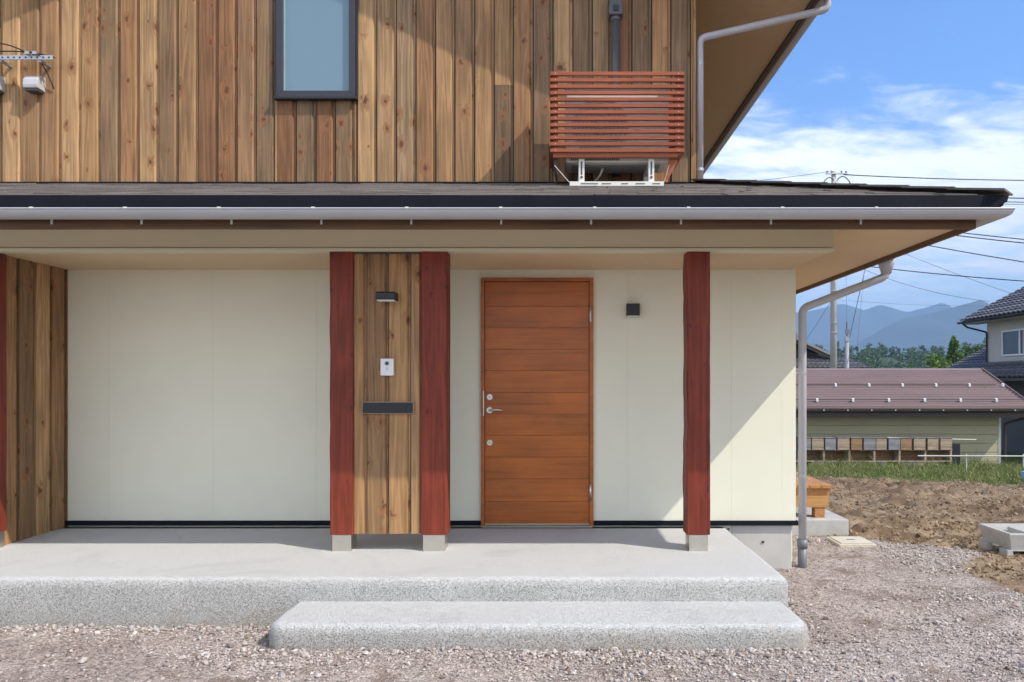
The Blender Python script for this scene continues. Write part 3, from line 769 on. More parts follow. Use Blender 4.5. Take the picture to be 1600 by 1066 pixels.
# ---- posts
def post(x0, x1, seed, wob=.004, bot=.12, top=2.163, y0=5.30, dep=.165):
    rr = random.Random(seed); n = 26; vs = []; fs = []
    offs = [rr.uniform(-1, 1) for _ in range(n+4)]
    for k in range(n+1):
        z = bot+(top-bot)*k/n; o = wob*(offs[k]+offs[k+1]+offs[k+2]*.5)*.5; o2 = wob*.3*(offs[k+3]+offs[k+1])*.5
        c = .007+abs(o)*.8
        vs += [(x0+o+c, y0, z), (x1-o2-c*.8, y0, z), (x1-o2, y0+c, z), (x1-o2, y0+dep-.006, z), (x1-o2-.006, y0+dep, z), (x0+o+.006, y0+dep, z), (x0+o, y0+dep-.006, z), (x0+o, y0+c, z)]
    for k in range(n):
        for i in range(8): fs.append((k*8+i, k*8+(i+1) % 8, (k+1)*8+(i+1) % 8, (k+1)*8+i))
    fs += [tuple(range(8))[::-1], tuple(range(n*8, n*8+8))]
    mb = MB(); mb.add(vs, fs); o = mb.build('post', M_RED, house)
    mb = MB(); mb.box(x0+.017, x1-.017, y0+.004, y0+dep-.004, -.004, bot-.001)
    sh = mb.build('post_shoe', M_SHOE, o, bevel=.002, seg=1)
    return o, (x0+x1)/2, y0
for x0, x1, sd, wb in ((px(515, 217), px(552, 217), 1, .004), (px(657, 217), px(698.5, 217), 2, .004), (px(1073.5, 217), px(1110, 217), 3, .007), (-4.255, -4.072, 4, .004)):
    o, cx, y0 = post(x0, x1, sd, wb)
    mb = MB(); mb.disc_y((cx, .083), .008, y0-.005, y0+.006, 8); mb.build('shoe_bolt', M_STEEL, o)
# board panel between the two posts
mb = MB(); pa, pb = px(552.5, 217), px(656.5, 217)
for a, b in ((pa-.05, px(574, 216)), (px(574, 216), px(608, 216)), (px(608, 216), px(642.5, 216)), (px(642.5, 216), pb+.02)):
    f = b-.022; b = b-.008
    mb.prism([(a+.001, 0), (a+.001, .020), (f-.011, .020), (f, .008), (f, .002), (b, .002), (b, 0)], lambda u, d, z: (u, 5.340-d, z), .123, 2.146)
mb.build('pillar_boards', M_CEDAR, house)
mb = MB(); mb.box(pa, pb, 5.341, 5.40, .13, 2.16); mb.build('pillar_core', M_BLACK, house)
mb = MB(); mb.box(pa+.002, pb-.002, 5.315, 5.345, 2.147, 2.163); mb.build('panel_trim', M_DBROWN, house)

# ---- front door
mb = MB(); fw = px(757.5)-DX0
for a, b, c, d in ((DX0, DX0+fw, .006, DZ1), (DX1-fw-.004, DX1, .006, DZ1), (DX0+fw+.0005, DX1-fw-.0045, DZ1-.030, DZ1)):
    mb.box(a, b, WY-.035, WY+.06, c, d)
door = mb.build('door', M_DOOR, house, bevel=.002, seg=1)
mb = MB(); lx0, lx1 = DX0+fw+.004, DX1-fw-.008
zs = [.035]+[1.216-(p_-598)/185.0 for p_ in (783, 748, 714, 680, 647, 613.5, 579.5, 546, 512.5, 479)]+[DZ1-.034]
zs[0] = .028
for a, b in zip(zs[:-1], zs[1:]): mb.box(lx0, lx1, WY-.016, WY+.03, a+.0010, b-.0010)
leaf = mb.build('door_leaf', M_DOOR, door, bevel=.0008, seg=1)
mb = MB(); mb.box(lx0, lx1, WY-.008, WY+.02, .03, DZ1-.035); mb.build('door_core', M_DBROWN, door)
mb = MB(); mb.box(DX0+.004, DX1-.004, WY-.05, WY+.01, -.001, .013); mb.build('threshold', M_STEEL, door, bevel=.002, seg=1)
hx = px(765.5); yl = WY-.016
def rz(p_): return 1.216-(p_-598)/185.0
mb = MB(); mb.disc_y((hx, rz(641)), .026, yl-.012, yl+.001, 24); mb.disc_y((hx, rz(641)), .011, yl-.055, yl-.010, 16)
mb.tube(fillet([(hx-.004, yl-.05, rz(641)), (hx+.055, yl-.052, rz(640)), (hx+.115, yl-.046, rz(640.5))], .03), [.010]*4+[.009]*3+[.0085, .007], 12) if False else mb.tube([(hx-.004, yl-.05, rz(641)), (hx+.03, yl-.054, rz(640.3)), (hx+.07, yl-.053, rz(640)), (hx+.112, yl-.048, rz(640.6))], [.010, .0095, .009, .007], 12)
mb.build('handle', M_STEEL, door, smooth=True)
for p_ in (620.5, 691.5):
    mb = MB(); mb.disc_y((hx, rz(p_)), .024, yl-.010, yl+.001, 24); mb.disc_y((hx, rz(p_)), .013, yl-.017, yl-.009, 20); mb.build('lock', M_STEEL, door, smooth=True)
    mb = MB(); mb.box(hx-.002, hx+.002, yl-.0185, yl-.0165, rz(p_)-.007, rz(p_)+.007); mb.build('keyhole', M_BLACK, door)
mb = MB(); mb.box(DX0+.019, DX0+.027, WY-.038, WY-.034, rz(650), rz(611)); mb.build('strike_plate', M_STEEL, door)
for p_ in (491, 768):
    mb = MB(); mb.tube([(px(922), WY-.042, rz(p_+13)), (px(922), WY-.042, rz(p_-13))], .011, 12); mb.tube([(px(922), WY-.042, rz(p_+.4)), (px(922), WY-.042, rz(p_-.4))], .0118, 12); mb.build('hinge', M_STEEL, door, smooth=True)

# letter plate set in the pillar boards
z0, z1 = 1.216-(647-598)/217.5, 1.216+(598-628)/217.5; a, b = px(565, 217.5), px(646, 217.5)
mb = MB(); mb.box(a, b, 5.302, 5.325, z0, z1); lp = mb.build('letter_plate', M_BRONZE, house, bevel=.002)
mb = MB(); mb.box(a+.005, b-.008, 5.296, 5.3015, z0+.006, z1-.006); mb.build('flap', M_BLACK, lp, bevel=.002)
# intercom
z0, z1 = 1.216+(598-587)/217.5, 1.216+(598-560.5)/217.5; a, b = px(594, 217.5), px(614.5, 217.5)
ic = thing('intercom', 'white video doorphone on the boards between the two red posts', 'intercom', ((a+b)/2, 5.32, z0))
mb = MB(); mb.box(a, b, 5.294, 5.3225, z0, z1); mb.build('casing', M_WHITE, ic, bevel=.004)
mb = MB(); mb.disc_y(((a+b)/2, z1-.034), .0165, 5.2915, 5.295, 24); mb.build('camera_surround', plain('grey_plastic', (.25, .26, .28), .3), ic)
mb = MB(); mb.disc_y(((a+b)/2, z1-.034), .010, 5.2895, 5.2920, 20); mb.build('camera_lens', M_LENS, ic)
mb = MB()
for k in (-1, 0, 1): mb.box((a+b)/2+k*.007-.0016, (a+b)/2+k*.007+.0016, 5.2932, 5.2945, z1-.083, z1-.062)
mb.build('speaker_slots', plain('grey_slots', (.45, .45, .46), .5), ic)
mb = MB(); mb.box((a+b)/2-.012, (a+b)/2+.012, 5.2930, 5.2945, z0+.012, z0+.030); mb.build('call_button', M_WHITE, ic, bevel=.001)
# lamps
z0, z1 = 1.216+(598-469)/221, 1.216+(598-455.5)/221; a, b = px(586.5, 221), px(610, 221)
lm = thing('wall_lamp', 'flat black downlight bracket lamp on the cedar boards of the pillar', 'lamp', ((a+b)/2, 5.32, z0))
mb = MB(); mb.prism([(5.3225, z0+.004), (5.3225, z1), (5.215, z1), (5.205, z1-.01), (5.205, z0+.012), (5.215, z0+.004)], lambda y, z, x: (x, y, z), a, b+.03); mb.build('housing', M_BLACK, lm, bevel=.002)
mb = MB(); mb.box(a+.008, b+.022, 5.215, 5.312, z0-.002, z0+.0035); mb.build('diffuser', M_WHITE, lm)
a, b = px(980, 188), px(1000, 188); z0, z1 = 1.216+(598-494)/188, 1.216+(598-474)/188
lm = thing('wall_lamp', 'small square black lamp on the cream wall right of the front door', 'lamp', ((a+b)/2, WY, z0))
mb = MB(); mb.box(a, b, WY-.085, WY-.001, z0+.006, z1); mb.build('housing', M_BLACK, lm, bevel=.003)
mb = MB(); mb.box(a+.006, b-.006, WY-.079, WY-.008, z0, z0+.0055); mb.build('diffuser', M_OFFW, lm)

# ---- things at the upper left: vent hoods and the cable bracket
def vent(x, z, lab):
    mb = MB(); r_ = .062
    prof = [(UY+.002, z+.062), (UY-.04, z+.062), (UY-.075, z+.05), (UY-.10, z+.015), (UY-.105, z-.03), (UY-.10, z-.055), (UY+.002, z-.062)]
    mb.prism(prof, lambda y, zz, xx: (xx, y, zz), x-r_, x+r_); v = mb.build('vent_hood', M_GREYVENT, house, bevel=.006)
    mb = MB(); mb.box(x-.052, x+.052, UY-.092, UY-.01, z-.075, z-.060); mb.build('louvre', M_ACDARK, v)
vent(px(55, 187), 1.216+(598-131)/187, 1); vent(px(-8, 187), 1.216+(598-131)/187, 2)
cb = thing('cable_bracket', 'perforated galvanised cable bracket with black wires at the upper left', 'bracket', (-4.5, UY, 3.97))
zb = 1.216+(598-90)/190; xb0, xb1 = px(-20, 190), px(82, 190)
mb = MB(); mb.box(xb0, xb1, UY-.14, UY-.132, zb-.018, zb+.018); mb.box(xb0, xb1, UY-.13, UY-.09, zb+.014, zb+.0185)
mb.build('rail', M_GALV, cb, bevel=.001, seg=1)
for k in range(11): mb = MB(); mb.disc_y((xb0+.03+k*.048, zb), .008, UY-.1425, UY-.1405, 10); mb.build('slot', M_ACDARK, cb)
for x in (xb0+.10, xb1-.11):
    mb = MB(); mb.box(x-.012, x+.012, UY-.131, UY+.004, zb-.03, zb-.012); mb.build('arm', M_GALV, cb)
def arc(p, q, h, n=10): p, q = Vector(p), Vector(q); return [p.lerp(q, k/n)+Vector((0, 0, h*4*(k/n)*(1-k/n))) for k in range(n+1)]
for a_, b_, h in (((xb0, UY-.15, zb+.11), (xb1-.2, UY-.15, zb+.03), .03), ((xb1-.2, UY-.15, zb+.03), (xb1-.10, UY-.15, zb+.01), .02), ((xb1-.16, UY-.145, zb+.02), (xb1-.07, UY-.02, zb-.21), .05), ((xb0, UY-.12, zb+.05), (xb1-.05, UY-.13, zb+.02), .02)):
    mb = MB(); mb.tube(arc(a_, b_, h), .0055, 8); mb.build('cable', M_CABLE, cb, smooth=True)
for k in range(2):
    mb = MB(); mb.box(xb1-.21+k*.06, xb1-.175+k*.06, UY-.165, UY-.142, zb+.018, zb+.04); mb.build('clamp', M_GALV, cb)

# ---- duct above the outdoor unit
dx_, dyc = px(962, 188), UY-.055
du = MB(); du.tube([(dx_, dyc, 2.94), (dx_, dyc, 4.24)], .0375, 18); duct = du.build('duct', M_FLUE, house, smooth=True)
mb = MB(); mb.tube([(dx_, dyc, 4.225), (dx_, dyc, 4.26)], .044, 18)
mb.prism([(-.06, 4.262), (.06, 4.262), (.056, 4.36), (.036, 4.44), (0, 4.47), (-.036, 4.44), (-.056, 4.36)], lambda a, b, c: (dx_+a, c, b), dyc-.05, UY+.003)
mb.build('duct_hood', M_FLUE, duct, bevel=.01)
mb = MB(); mb.box(dx_-.022, dx_+.022, dyc-.056, dyc-.049, 4.29, 4.34); mb.build('duct_opening', M_BLACK, duct)

# ---- outdoor unit on its roof stand, and the slatted screen round it
sA = 201.0; AY = 1150/sA
ac = thing('air_conditioner', 'white outdoor air conditioner unit on a bracket stand above the porch roof', 'air conditioner', (.49, 5.85, 2.75))
ax0, ax1 = px(884, 201), px(1046, 201); az0 = 2.935
mb = MB(); mb.box(ax0, ax1, 5.74, 6.04, az0, 3.50); mb.build('casing', M_OFFW, ac, bevel=.012)
mb = MB(); mb.box(ax0-.004, ax1+.004, 5.735, 6.045, 3.501, 3.525); mb.build('top_panel', M_OFFW, ac, bevel=.006)
cxf = ax0+.27; czf = 3.21
mb = MB(); mb.disc_y((cxf, czf), .225, 5.736, 5.7405, 32); mb.build('fan_opening', plain('grey_fan', (.42, .42, .40), .5), ac)
mb = MB()
for k in range(7):
    rr_ = .03+.031*k; mb.tube([(cxf+rr_*math.cos(2*math.pi*j/28), 5.728, czf+rr_*math.sin(2*math.pi*j/28)) for j in range(29)], .003, 5, False)
for k in range(6):
    mb.tube([(cxf, 5.727, czf), (cxf+.225*math.cos(k*math.pi/3), 5.727, czf+.225*math.sin(k*math.pi/3))], .003, 5)
mb.build('fan_grille', M_OFFW, ac)
mb = MB(); mb.box(ax0+.05, ax1-.06, 5.80, 6.0, az0-.004, az0-.001); mb.build('base_pan', plain('grey_pan', (.35, .36, .35), .45), ac)
mb = MB()
for k in range(24): mb.box(ax0+.04+k*.016, ax0+.049+k*.016, 5.7355, 5.7398, az0+.012, az0+.034)
mb.build('vent_slots', M_ACDARK, ac)
mb = MB(); mb.tube(fillet([(ax0+.3, 5.9, az0), (ax0+.28, 5.92, az0-.05), (ax0+.22, 6.02, az0-.10)], .03), .009, 8); mb.build('drain_hose', M_OFFW, ac)
zr0 = front_z(5.70)+.012
for x in (px(908.5, 201), px(1017, 201)):
    mb = MB(); mb.box(x-.022, x+.022, 5.690, 5.700, zr0+.03, az0+.012); mb.box(x-.022, x-.017, 5.7005, 5.73, zr0+.03, az0+.012); mb.box(x+.017, x+.022, 5.7005, 5.73, zr0+.03, az0+.012)
    mb.box(x-.018, x+.018, 5.701, 6.06, az0-.034, az0-.006)
    lg = mb.build('stand_leg', M_OFFW, ac, bevel=.001, seg=1)
    mb = MB(); mb.box(x-.006, x+.006, 5.6875, 5.6895, zr0+.09, az0-.01); mb.disc_y((x, zr0+.07), .010, 5.684, 5.6895, 8); mb.build('leg_slot', M_ACDARK, lg)
    mb = MB(); mb.box(x-.02, x+.02, 6.02, 6.06, front_z(6.04)+.01, az0-.035); mb.build('stand_leg', M_OFFW, ac)
mb = MB(); mb.box(px(890, 203), px(1037, 203), 5.655, 5.665, zr0-.006, zr0+.028); mb.box(px(890, 203), px(1037, 203), 5.6655, 5.70, zr0+.022, zr0+.028); rail = mb.build('stand_rail', M_OFFW, ac, bevel=.001, seg=1)
for f0, f1 in ((.12, .3), (.34, .44), (.55, .62), (.7, .8), (.88, .96)):
    x0 = px(890, 203); wd = px(1037, 203)-x0; mb = MB(); mb.box(x0+wd*f0, x0+wd*f1, 5.6525, 5.6545, zr0+.008, zr0+.014); mb.build('rail_slot', M_ACDARK, rail)
for sgn, x0, xs in ((-1, px(890, 203), px(866, 203)), (1, px(1037, 203), px(1046, 203))):
    mb = MB(); mb.tube([(x0, 5.66, zr0+.02), (xs, 5.68, zr0+.16)], .0022, 6); mb.build('stay_wire', M_GALV, ac)

sc = thing('slat_screen', 'red cedar slatted screen box hiding the air conditioner above the roof', 'screen', (.478, 5.66, 2.95))
sx0, sx1 = px(859.5, 204), px(1069.5, 204); SY = 1150/204.0
zt_, pitch_ = 1.216+(598-114.8)/204, .0490
for k in range(13):
    z = zt_-k*pitch_
    mb = MB(); mb.box(sx0, sx1, SY, SY+.024, z-.0138, z+.0138); mb.build('slat', M_SLAT, sc, bevel=.002, seg=1)
for side, x in (('l', sx0), ('r', sx1-.019)):
    for k in range(13):
        z = zt_-k*pitch_
        mb = MB(); mb.box(x+.0005, x+.0185, SY+.0245, SY+.44, z-.0138, z+.0138); mb.build('side_slat', M_SLAT, sc)
M_POSTS = M_RED
for x in (sx0+.024, sx1-.064):
    for y in (SY+.0245, SY+.40):
        mb = MB(); mb.box(x, x+.04, y, y+.035, zt_-12*pitch_-.03, zt_+.013); mb.build('corner_post', M_SLAT, sc)
zbm = zt_-12*pitch_-.0145
mb = MB(); mb.box(sx0+.022, sx1-.045, SY+.02, SY+.05, zbm-.034, zbm-.001); mb.build('bottom_rail', M_SLAT, sc)
mb = MB(); mb.prism([(sx1-.11, zbm-.035), (sx1-.045, zbm-.035), (sx1-.045, zbm-.06), (sx1-.13, zbm-.22), (sx1-.145, zbm-.20)], lambda a, b, c: (a, c, b), SY+.06, SY+.08); mb.build('side_brace', M_SLAT, sc)
mb = MB(); mb.prism([(sx0+.03, zbm-.001), (sx0+.06, zbm-.001), (sx0+.06, zbm-.17), (sx0+.03, zbm-.06)], lambda a, b, c: (a, c, b), SY+.055, SY+.42); mb.build('side_brace', M_DBROWN, sc)
for x in (sx0+.042, sx1-.044):
    mb = MB()
    for k in range(13): mb.disc_y((x, zt_-k*pitch_), .0035, SY-.0012, SY+.001, 8)
    mb.build('screw_heads', M_STEEL, sc)

# ------------------------------------------------------------------ beside the house: deck, lid, basin
dk = thing('wooden_deck', 'orange timber deck bench at the back corner of the house', 'deck', (2.5, 7.8, -.2))
for k in range(7):
    x0 = 2.06+k*.125; mb = MB(); mb.box(x0, x0+.119, 7.76, 11.2, .100, .134); mb.build('deck_board', M_DECK, dk, bevel=.003)
mb = MB(); mb.box(2.06, 2.905, 7.80, 7.84, .018, .0985); mb.build('rim_joist', M_DECK, dk, bevel=.002)
mb = MB(); mb.box(2.06, 2.89, 7.79, 7.90, -.105, .0165); mb.build('bearer', board_mat('deck_beam', [(.50, .27, .10), (.46, .24, .085)], knots=.3, horizontal='x', contrast=.6), dk, bevel=.003)
mb = MB(); mb.box(2.06, 2.89, 10.4, 10.5, -.105, .0985); mb.build('bearer', M_DECK, dk)
for x, y in ((2.75, 7.80), (2.75, 10.4), (2.12, 7.80)):
    mb = MB(); mb.box(x, x+.105, y, y+.105, -.216, -.106); mb.build('leg', M_DECK, dk, bevel=.003)
mb = MB(); mb.box(2.05, 3.07, 7.70, 11.4, -.55, -.216); tag(mb.build('deck_plinth', M_BLOCK, None, bevel=.012), 'grey concrete plinth carrying the timber deck', 'plinth')
ld = thing('drain_cover', 'square beige drain cover lying flush in the gravel', 'drain cover', (2.93, 7.28, -.36))
mb = MB(); mb.box(2.74, 3.10, 7.10, 7.46, -.42, -.345); mb.build('frame', M_LID, ld, bevel=.004)
mb = MB(); mb.box(2.765, 3.075, 7.125, 7.435, -.3445, -.336); mb.build('lid', M_LID, ld, bevel=.004)
mb = MB(); mb.box(2.88, 2.96, 7.27, 7.29, -.3355, -.334); mb.build('lifting_slot', M_ACDARK, ld)

bs = thing('concrete_basin', 'grey concrete wash basin set on blocks at the gravel edge', 'basin', (4.5, 6.9, -.39))
bx0, bx1, by0, by1, bz0, bz1 = 4.10, 5.15, 6.64, 7.14, -.30, -.15
mb = MB()
o = [(bx0, by0), (bx1, by0), (bx1, by1), (bx0, by1)]
def ringv(ins, z): return [(bx0+ins, by0+ins, z), (bx1-ins, by0+ins, z), (bx1-ins, by1-ins, z), (bx0+ins, by1-ins, z)]
rings = [ringv(.035, bz0), ringv(0, bz1-.01), ringv(.004, bz1), ringv(.034, bz1), ringv(.07, bz0+.04)]
vs = [v for r_ in rings for v in r_]; fs = [(3, 2, 1, 0)]
for i in range(4):
    for k in range(4): fs.append((i*4+k, i*4+(k+1) % 4, (i+1)*4+(k+1) % 4, (i+1)*4+k))
fs.append((16, 17, 18, 19)); mb.add(vs, fs); mb.build('bowl', M_BLOCK, bs, fix=False)
mb = MB(); mb.box(4.34, 4.40, by0+.07, by1-.07, bz0+.05, bz1-.015); mb.build('divider', M_BLOCK, bs, bevel=.004)
for x, w_ in ((4.06, .19), (4.72, .30)):
    for y0_, y1_ in ((6.66, 6.78), (6.98, 7.12)):
        mb = MB()
        mb.box(x+.03, x+.03+w_+.10, y0_, y1_, -.345+.035, -.301); mb.box(x+.03, x+.03+w_+.10, y0_, y1_, -.46, -.375)
        mb.box(x+.03, x+.08, y0_, y1_, -.3745, -.3105); mb.box(x+.08+w_, x+.13+w_, y0_, y1_, -.3745, -.3105)
        mb.build('block', M_BLOCK, bs)

# ------------------------------------------------------------------ shed with the metal roof
sh = thing('shed', 'long low shed with mauve ribbed metal roof and cream siding behind the field', 'shed', (10, 24, -1.6))
SHX0, SHX1, SHY0, SHY1, SHZ = 4.0, 14.5, 24.0, 28.2, -1.65
eY, eZ, rY, rZ = 23.3, .445, 26.1, 1.68
mb = MB(); z = SHZ; k = 0
while z < .34:
    z1 = min(z+.295, .42); mb.box(SHX0, SHX1-.06, SHY0, SHY0+.04, z+.008, z1-.008); z = z1
mb.build('wall', M_SHEDW, sh, bevel=.006, seg=1)
mb = MB(); mb.prism([(SHY0+.041, SHZ), (SHY1, SHZ), (SHY1, .45), (rY, rZ-.12), (SHY0+.041, .50)], lambda a, b, c: (c, a, b), SHX0+.02, SHX1-.03); mb.build('wall_core', M_SHEDW, sh)
mb = MB(); mb.box(SHX1-.059, SHX1+.02, SHY0-.015, SHY0+.06, SHZ, .45); mb.build('corner_trim', M_OFFW, sh)
mb = MB(); n = 17
for k in range(n):
    a, b = k/n, (k+1)/n
    ya, yb = eY+(rY-eY)*a, eY+(rY-eY)*b; za, zb_ = eZ+(rZ-eZ)*a, eZ+(rZ-eZ)*b
    mb.prism([(ya, za-.05), (ya, za+.045), (yb+.02, zb_+.003), (yb+.02, zb_-.05)], lambda y, z, x: (x, y, z), 3.6, 15.1)
roof = mb.build('roof', M_RIB, sh)
mb = MB(); mb.prism([(rY+.021, rZ-.05), (rY+.021, rZ+.003), (28.9, .42), (28.9, .37)], lambda y, z, x: (x, y, z), 3.6, 15.1); mb.build('back_slope', M_RIB, roof)
mb = MB(); mb.prism([(rY-.1, rZ-.02), (rY, rZ+.045), (rY+.1, rZ-.02)], lambda y, z, x: (x, y, z), 3.6, 15.12); mb.build('ridge_cap', M_RIB, roof)
mb = MB(); mb.bar((15.115, eY-.02, eZ+.0), (15.115, rY, rZ+.0), .03, .15); mb.build('verge_trim', M_RIB, roof)
mb = MB(); mb.box(3.6, 15.1, eY+.03, eY+.06, eZ-.33, eZ-.052); mb.build('fascia', M_DBROWN, sh)  # fascia made deeper so its dark brown also stands for the eave's shade
mb = MB(); mb.box(3.6, 15.08, eY+.061, SHY0-.001, eZ-.32, eZ-.305); mb.build('soffit', M_DBROWN, sh)
mb = MB(); sweep_gutter(mb, [(3.6, eY-.06, eZ-.075), (15.2, eY-.06, eZ-.075)], gutter_profile(.07, .09)); sg = mb.build('gutter', M_DBROWN, sh)
for k in range(9):
    x = px(1287+37.3*k, 49.6); mb = MB(); mb.box(x-.02, x+.02, eY-.145, eY-.125, eZ-.12, eZ-.07); mb.build('gutter_bracket', M_GALV, sg)
mb = MB(); mb.tube(fillet([(15.12, eY-.06, eZ-.16), (15.1, eY, eZ-.3), (14.62, SHY0-.06, eZ-.55), (14.62, SHY0-.06, SHZ)], .1), .04, 10); mb.build('downpipe', M_DBROWN, sh)
def roof_pt(f, x): return Vector((x, eY+(rY-eY)*f, eZ+(rZ-eZ)*f+.03))
for f, p0, dp, xe in ((.115, 1275.5, 55.85, 15.0), (.50, 1304.5, 52.1, 14.75)):
    s_ = 1150/roof_pt(f, 0).y
    mb = MB(); mb.tube([roof_pt(f, 3.7)+Vector((0, -.05, .06)), roof_pt(f, xe)+Vector((0, -.05, .06))], .016, 8); mb.build('snow_rail', M_DBROWN, roof)
    for k in range(-2, 6):
        c = roof_pt(f, px(p0+dp*k, s_)); mb = MB()
        mb.prism([(-.02, -.01), (.08, .035), (.04, .10), (-.025, .075)], lambda y, z, x: (c.x+x, c.y-.08+y, c.z+z), -.031, .031); mb.build('snow_guard', M_WHITE, roof)

# hive boxes on their rack before the shed
HY = 23.35; hs = 1150/HY
def hz_(p_): return 1.216-(p_-598)/hs
def hx_(zx): return px(1220+zx/4.21, hs)
rk = thing('hive_rack', 'low weathered timber rack of open bays holding the wooden hive boxes', 'rack', (8.5, HY, hz_(738)))
for zx in (40, 118, 283, 450, 615, 780, 950, 1118):
    mb = MB(); x = hx_(zx); mb.box(x-.028, x+.028, HY-.02, HY+.40, hz_(739), hz_(704.2)); mb.build('post', M_HIVE[0], rk)
mb = MB(); mb.box(hx_(30), hx_(1128), HY-.01, HY+.42, hz_(704.0), hz_(703.2)); mb.build('shelf', M_HIVE[0], rk)
mb = MB(); mb.box(hx_(40), hx_(1118), HY-.03, HY-.021, hz_(721.5), hz_(719.8)); mb.box(hx_(40), hx_(1118), HY-.0, HY+.40, hz_(721.5), hz_(720.8)); mb.build('shelf', M_HIVE[0], rk)
mb = MB(); mb.box(hx_(40), hx_(1118), HY+.41, HY+.425, hz_(738), hz_(705)); mb.build('back_board', M_HIVE[2], rk)
tops = [(40, 112, 2), (120, 195, 1), (202, 280, 0), (288, 358, 1), (371, 450, 0), (458, 530, 2), (542, 620, 1), (624, 692, 0), (704, 780, 1), (786, 858, 2), (872, 948, 0), (960, 1030, 0), (1046, 1122, 0)]
ORD = ['first', 'second', 'third', 'fourth', 'fifth', 'sixth', 'seventh', 'eighth', 'ninth', 'tenth', 'eleventh', 'twelfth', 'thirteenth', 'fourteenth']
CN = ['pale', 'grey', 'brown']
rh = random.Random(3)
vis = [t for t in tops if t[1] > 165]
def hive(a, b, c, ztop, zbot, label, grp):
    h = thing('hive_box', label, 'hive box', (hx_((a+b)/2), HY, hz_(zbot)), grp)
    y0 = HY-.05+rh.uniform(-.02, .02); mb = MB(); zz = hz_(zbot); H = hz_(ztop)-zz; n = 2
    for i in range(n): mb.box(hx_(a), hx_(b), y0, y0+.40, zz+H*i/n+.002, zz+H*(i+1)/n-.003)
    mb.build('body', M_HIVE[c], h, bevel=.004, seg=1)
    mb = MB(); mb.box(hx_(a)-.012, hx_(b)+.012, y0-.012, y0+.41, zz+H, zz+H+.018); mb.build('lid', M_HIVE[1], h)
n_ = len(vis)
for i, (a, b, c) in enumerate(vis):
    where = ORD[i]+' from the left' if i < n_-3 else {3: 'third from the right end', 2: 'second from the right end', 1: 'at the right end'}[n_-i]
    hive(a, b, c, 684.7+rh.uniform(-.5, .5), 703.2, '%s weathered hive box on top of the rack, %s' % (CN[c], where), 'hive boxes on top of the rack')
lows = [(202, 276, 0), (290, 360, 1), (372, 440, 0), (460, 525, 0), (545, 612, 2), (626, 692, 1), (792, 860, 1), (866, 940, 0), (962, 1024, 0)]
for i, (a, b, c) in enumerate(lows):
    hive(a, b, c, 722.5, 738, '%s hive box low in the grass under the rack, %s from the left' % (CN[c], ORD[i]), 'hive boxes on the ground under the rack')
mb = MB(); x0 = hx_(1128); mb.box(x0, hx_(1192), HY+.1, HY+.45, hz_(738), hz_(693.5)); bxd = mb.build('cabinet', M_BLACK, None, bevel=.01); tag(bxd, 'dark upright cabinet against the shed wall at the end of the rack', 'cabinet')
st = MB(); st.tube([(hx_(700), HY-.02, hz_(684)), (hx_(1297), HY+.1, hz_(687.5))], .014, 8); tag(st.build('bamboo_pole', M_OFFW), 'thin pale pole lying across the hive boxes', 'pole')
rl = thing('pipe_rail', 'long pale horizontal pipe rail over the grass in front of the shed', 'rail', (13, 20, -1.4))
s_ = 57.5
mb = MB(); mb.tube([(px(1434, s_), 20, 1.216-(712.5-598)/s_), (px(1640, s_), 20, 1.216-(713-598)/s_)], .019, 8); mb.build('pipe', plain('weathered_pipe', (.50, .49, .45), .5), rl)
for p_ in (1511, 1600):
    mb = MB(); mb.tube([(px(p_, s_), 20.03, -1.45), (px(p_, s_), 20.03, 1.216-(709.5-598)/s_)], .013, 8); mb.build('stake', M_OFFW, rl)
bk = thing('bucket', 'blue plastic bucket standing in the grass at the right edge', 'bucket', (px(1606, 72), 1150/72, -1.0))
bz = float(ground_z(np.array([px(1606, 72)]), np.array([1150/72.]))[0])
mb = MB(); mb.tube([(px(1606, 72), 1150/72., bz), (px(1606, 72), 1150/72., bz+.24)], [.09, .12], 20); mb.build('body', M_BLUE, bk, smooth=True)
mb = MB(); mb.tube([(px(1606, 72), 1150/72., bz+.24), (px(1606, 72), 1150/72., bz+.255)], .126, 20); mb.build('rim', M_BLUE, bk)

# ------------------------------------------------------------------ tiled roofs helper
def tile_slope(mb, A, B, C, D, nu, nv, amp=.05):
    """corrugated tile courses on the quad A-B (eave) to D-C (top); each course is an island"""
    A, B, C, D = map(Vector, (A, B, C, D)); nrm = (B-A).cross(D-A).normalized()
    if nrm.z < 0: nrm = -nrm
    m = 6
    for j in range(nv):
        f0, f1 = j/nv, (j+1.08)/nv; f1 = min(f1, 1.0)
        row0 = []; row1 = []
        for i in range(nu*m+1):
            t = i/(nu*m); e0 = A.lerp(D, f0).lerp(B.lerp(C, f0), t); e1 = A.lerp(D, f1).lerp(B.lerp(C, f1), t)
            h = amp*(.5+.5*math.sin(2*math.pi*i/m))
            row0.append(e0+nrm*(h+.06)); row1.append(e1+nrm*(h*.9+.005))
        low = [p-nrm*.06 for p in row0]; n = len(row0)
        mb.add(row0+row1+low, [(i, i+1, n+i+1, n+i) for i in range(n-1)]+[(2*n+i, 2*n+i+1, i+1, i) for i in range(n-1)])
# neighbour house at the right
nh = thing('neighbour_house', 'beige two storey neighbour house with dark tiled roofs at the right edge', 'house', (20, 30, -1.6))
NX, NY1, NY0 = 19.0, 32.4, 24.0
mb = MB(); mb.box(NX, NX+7, NY0, NY1, 1.9, 4.3); mb.build('upper_wall', M_NWALL, nh)
mb = MB(); mb.box(NX-.25, NX+7.2, NY0-.3, NY1+7, -1.8, 1.55); mb.build('lower_wall', M_NDARK, nh)  # lower wall coloured dark to stand for the shade on it
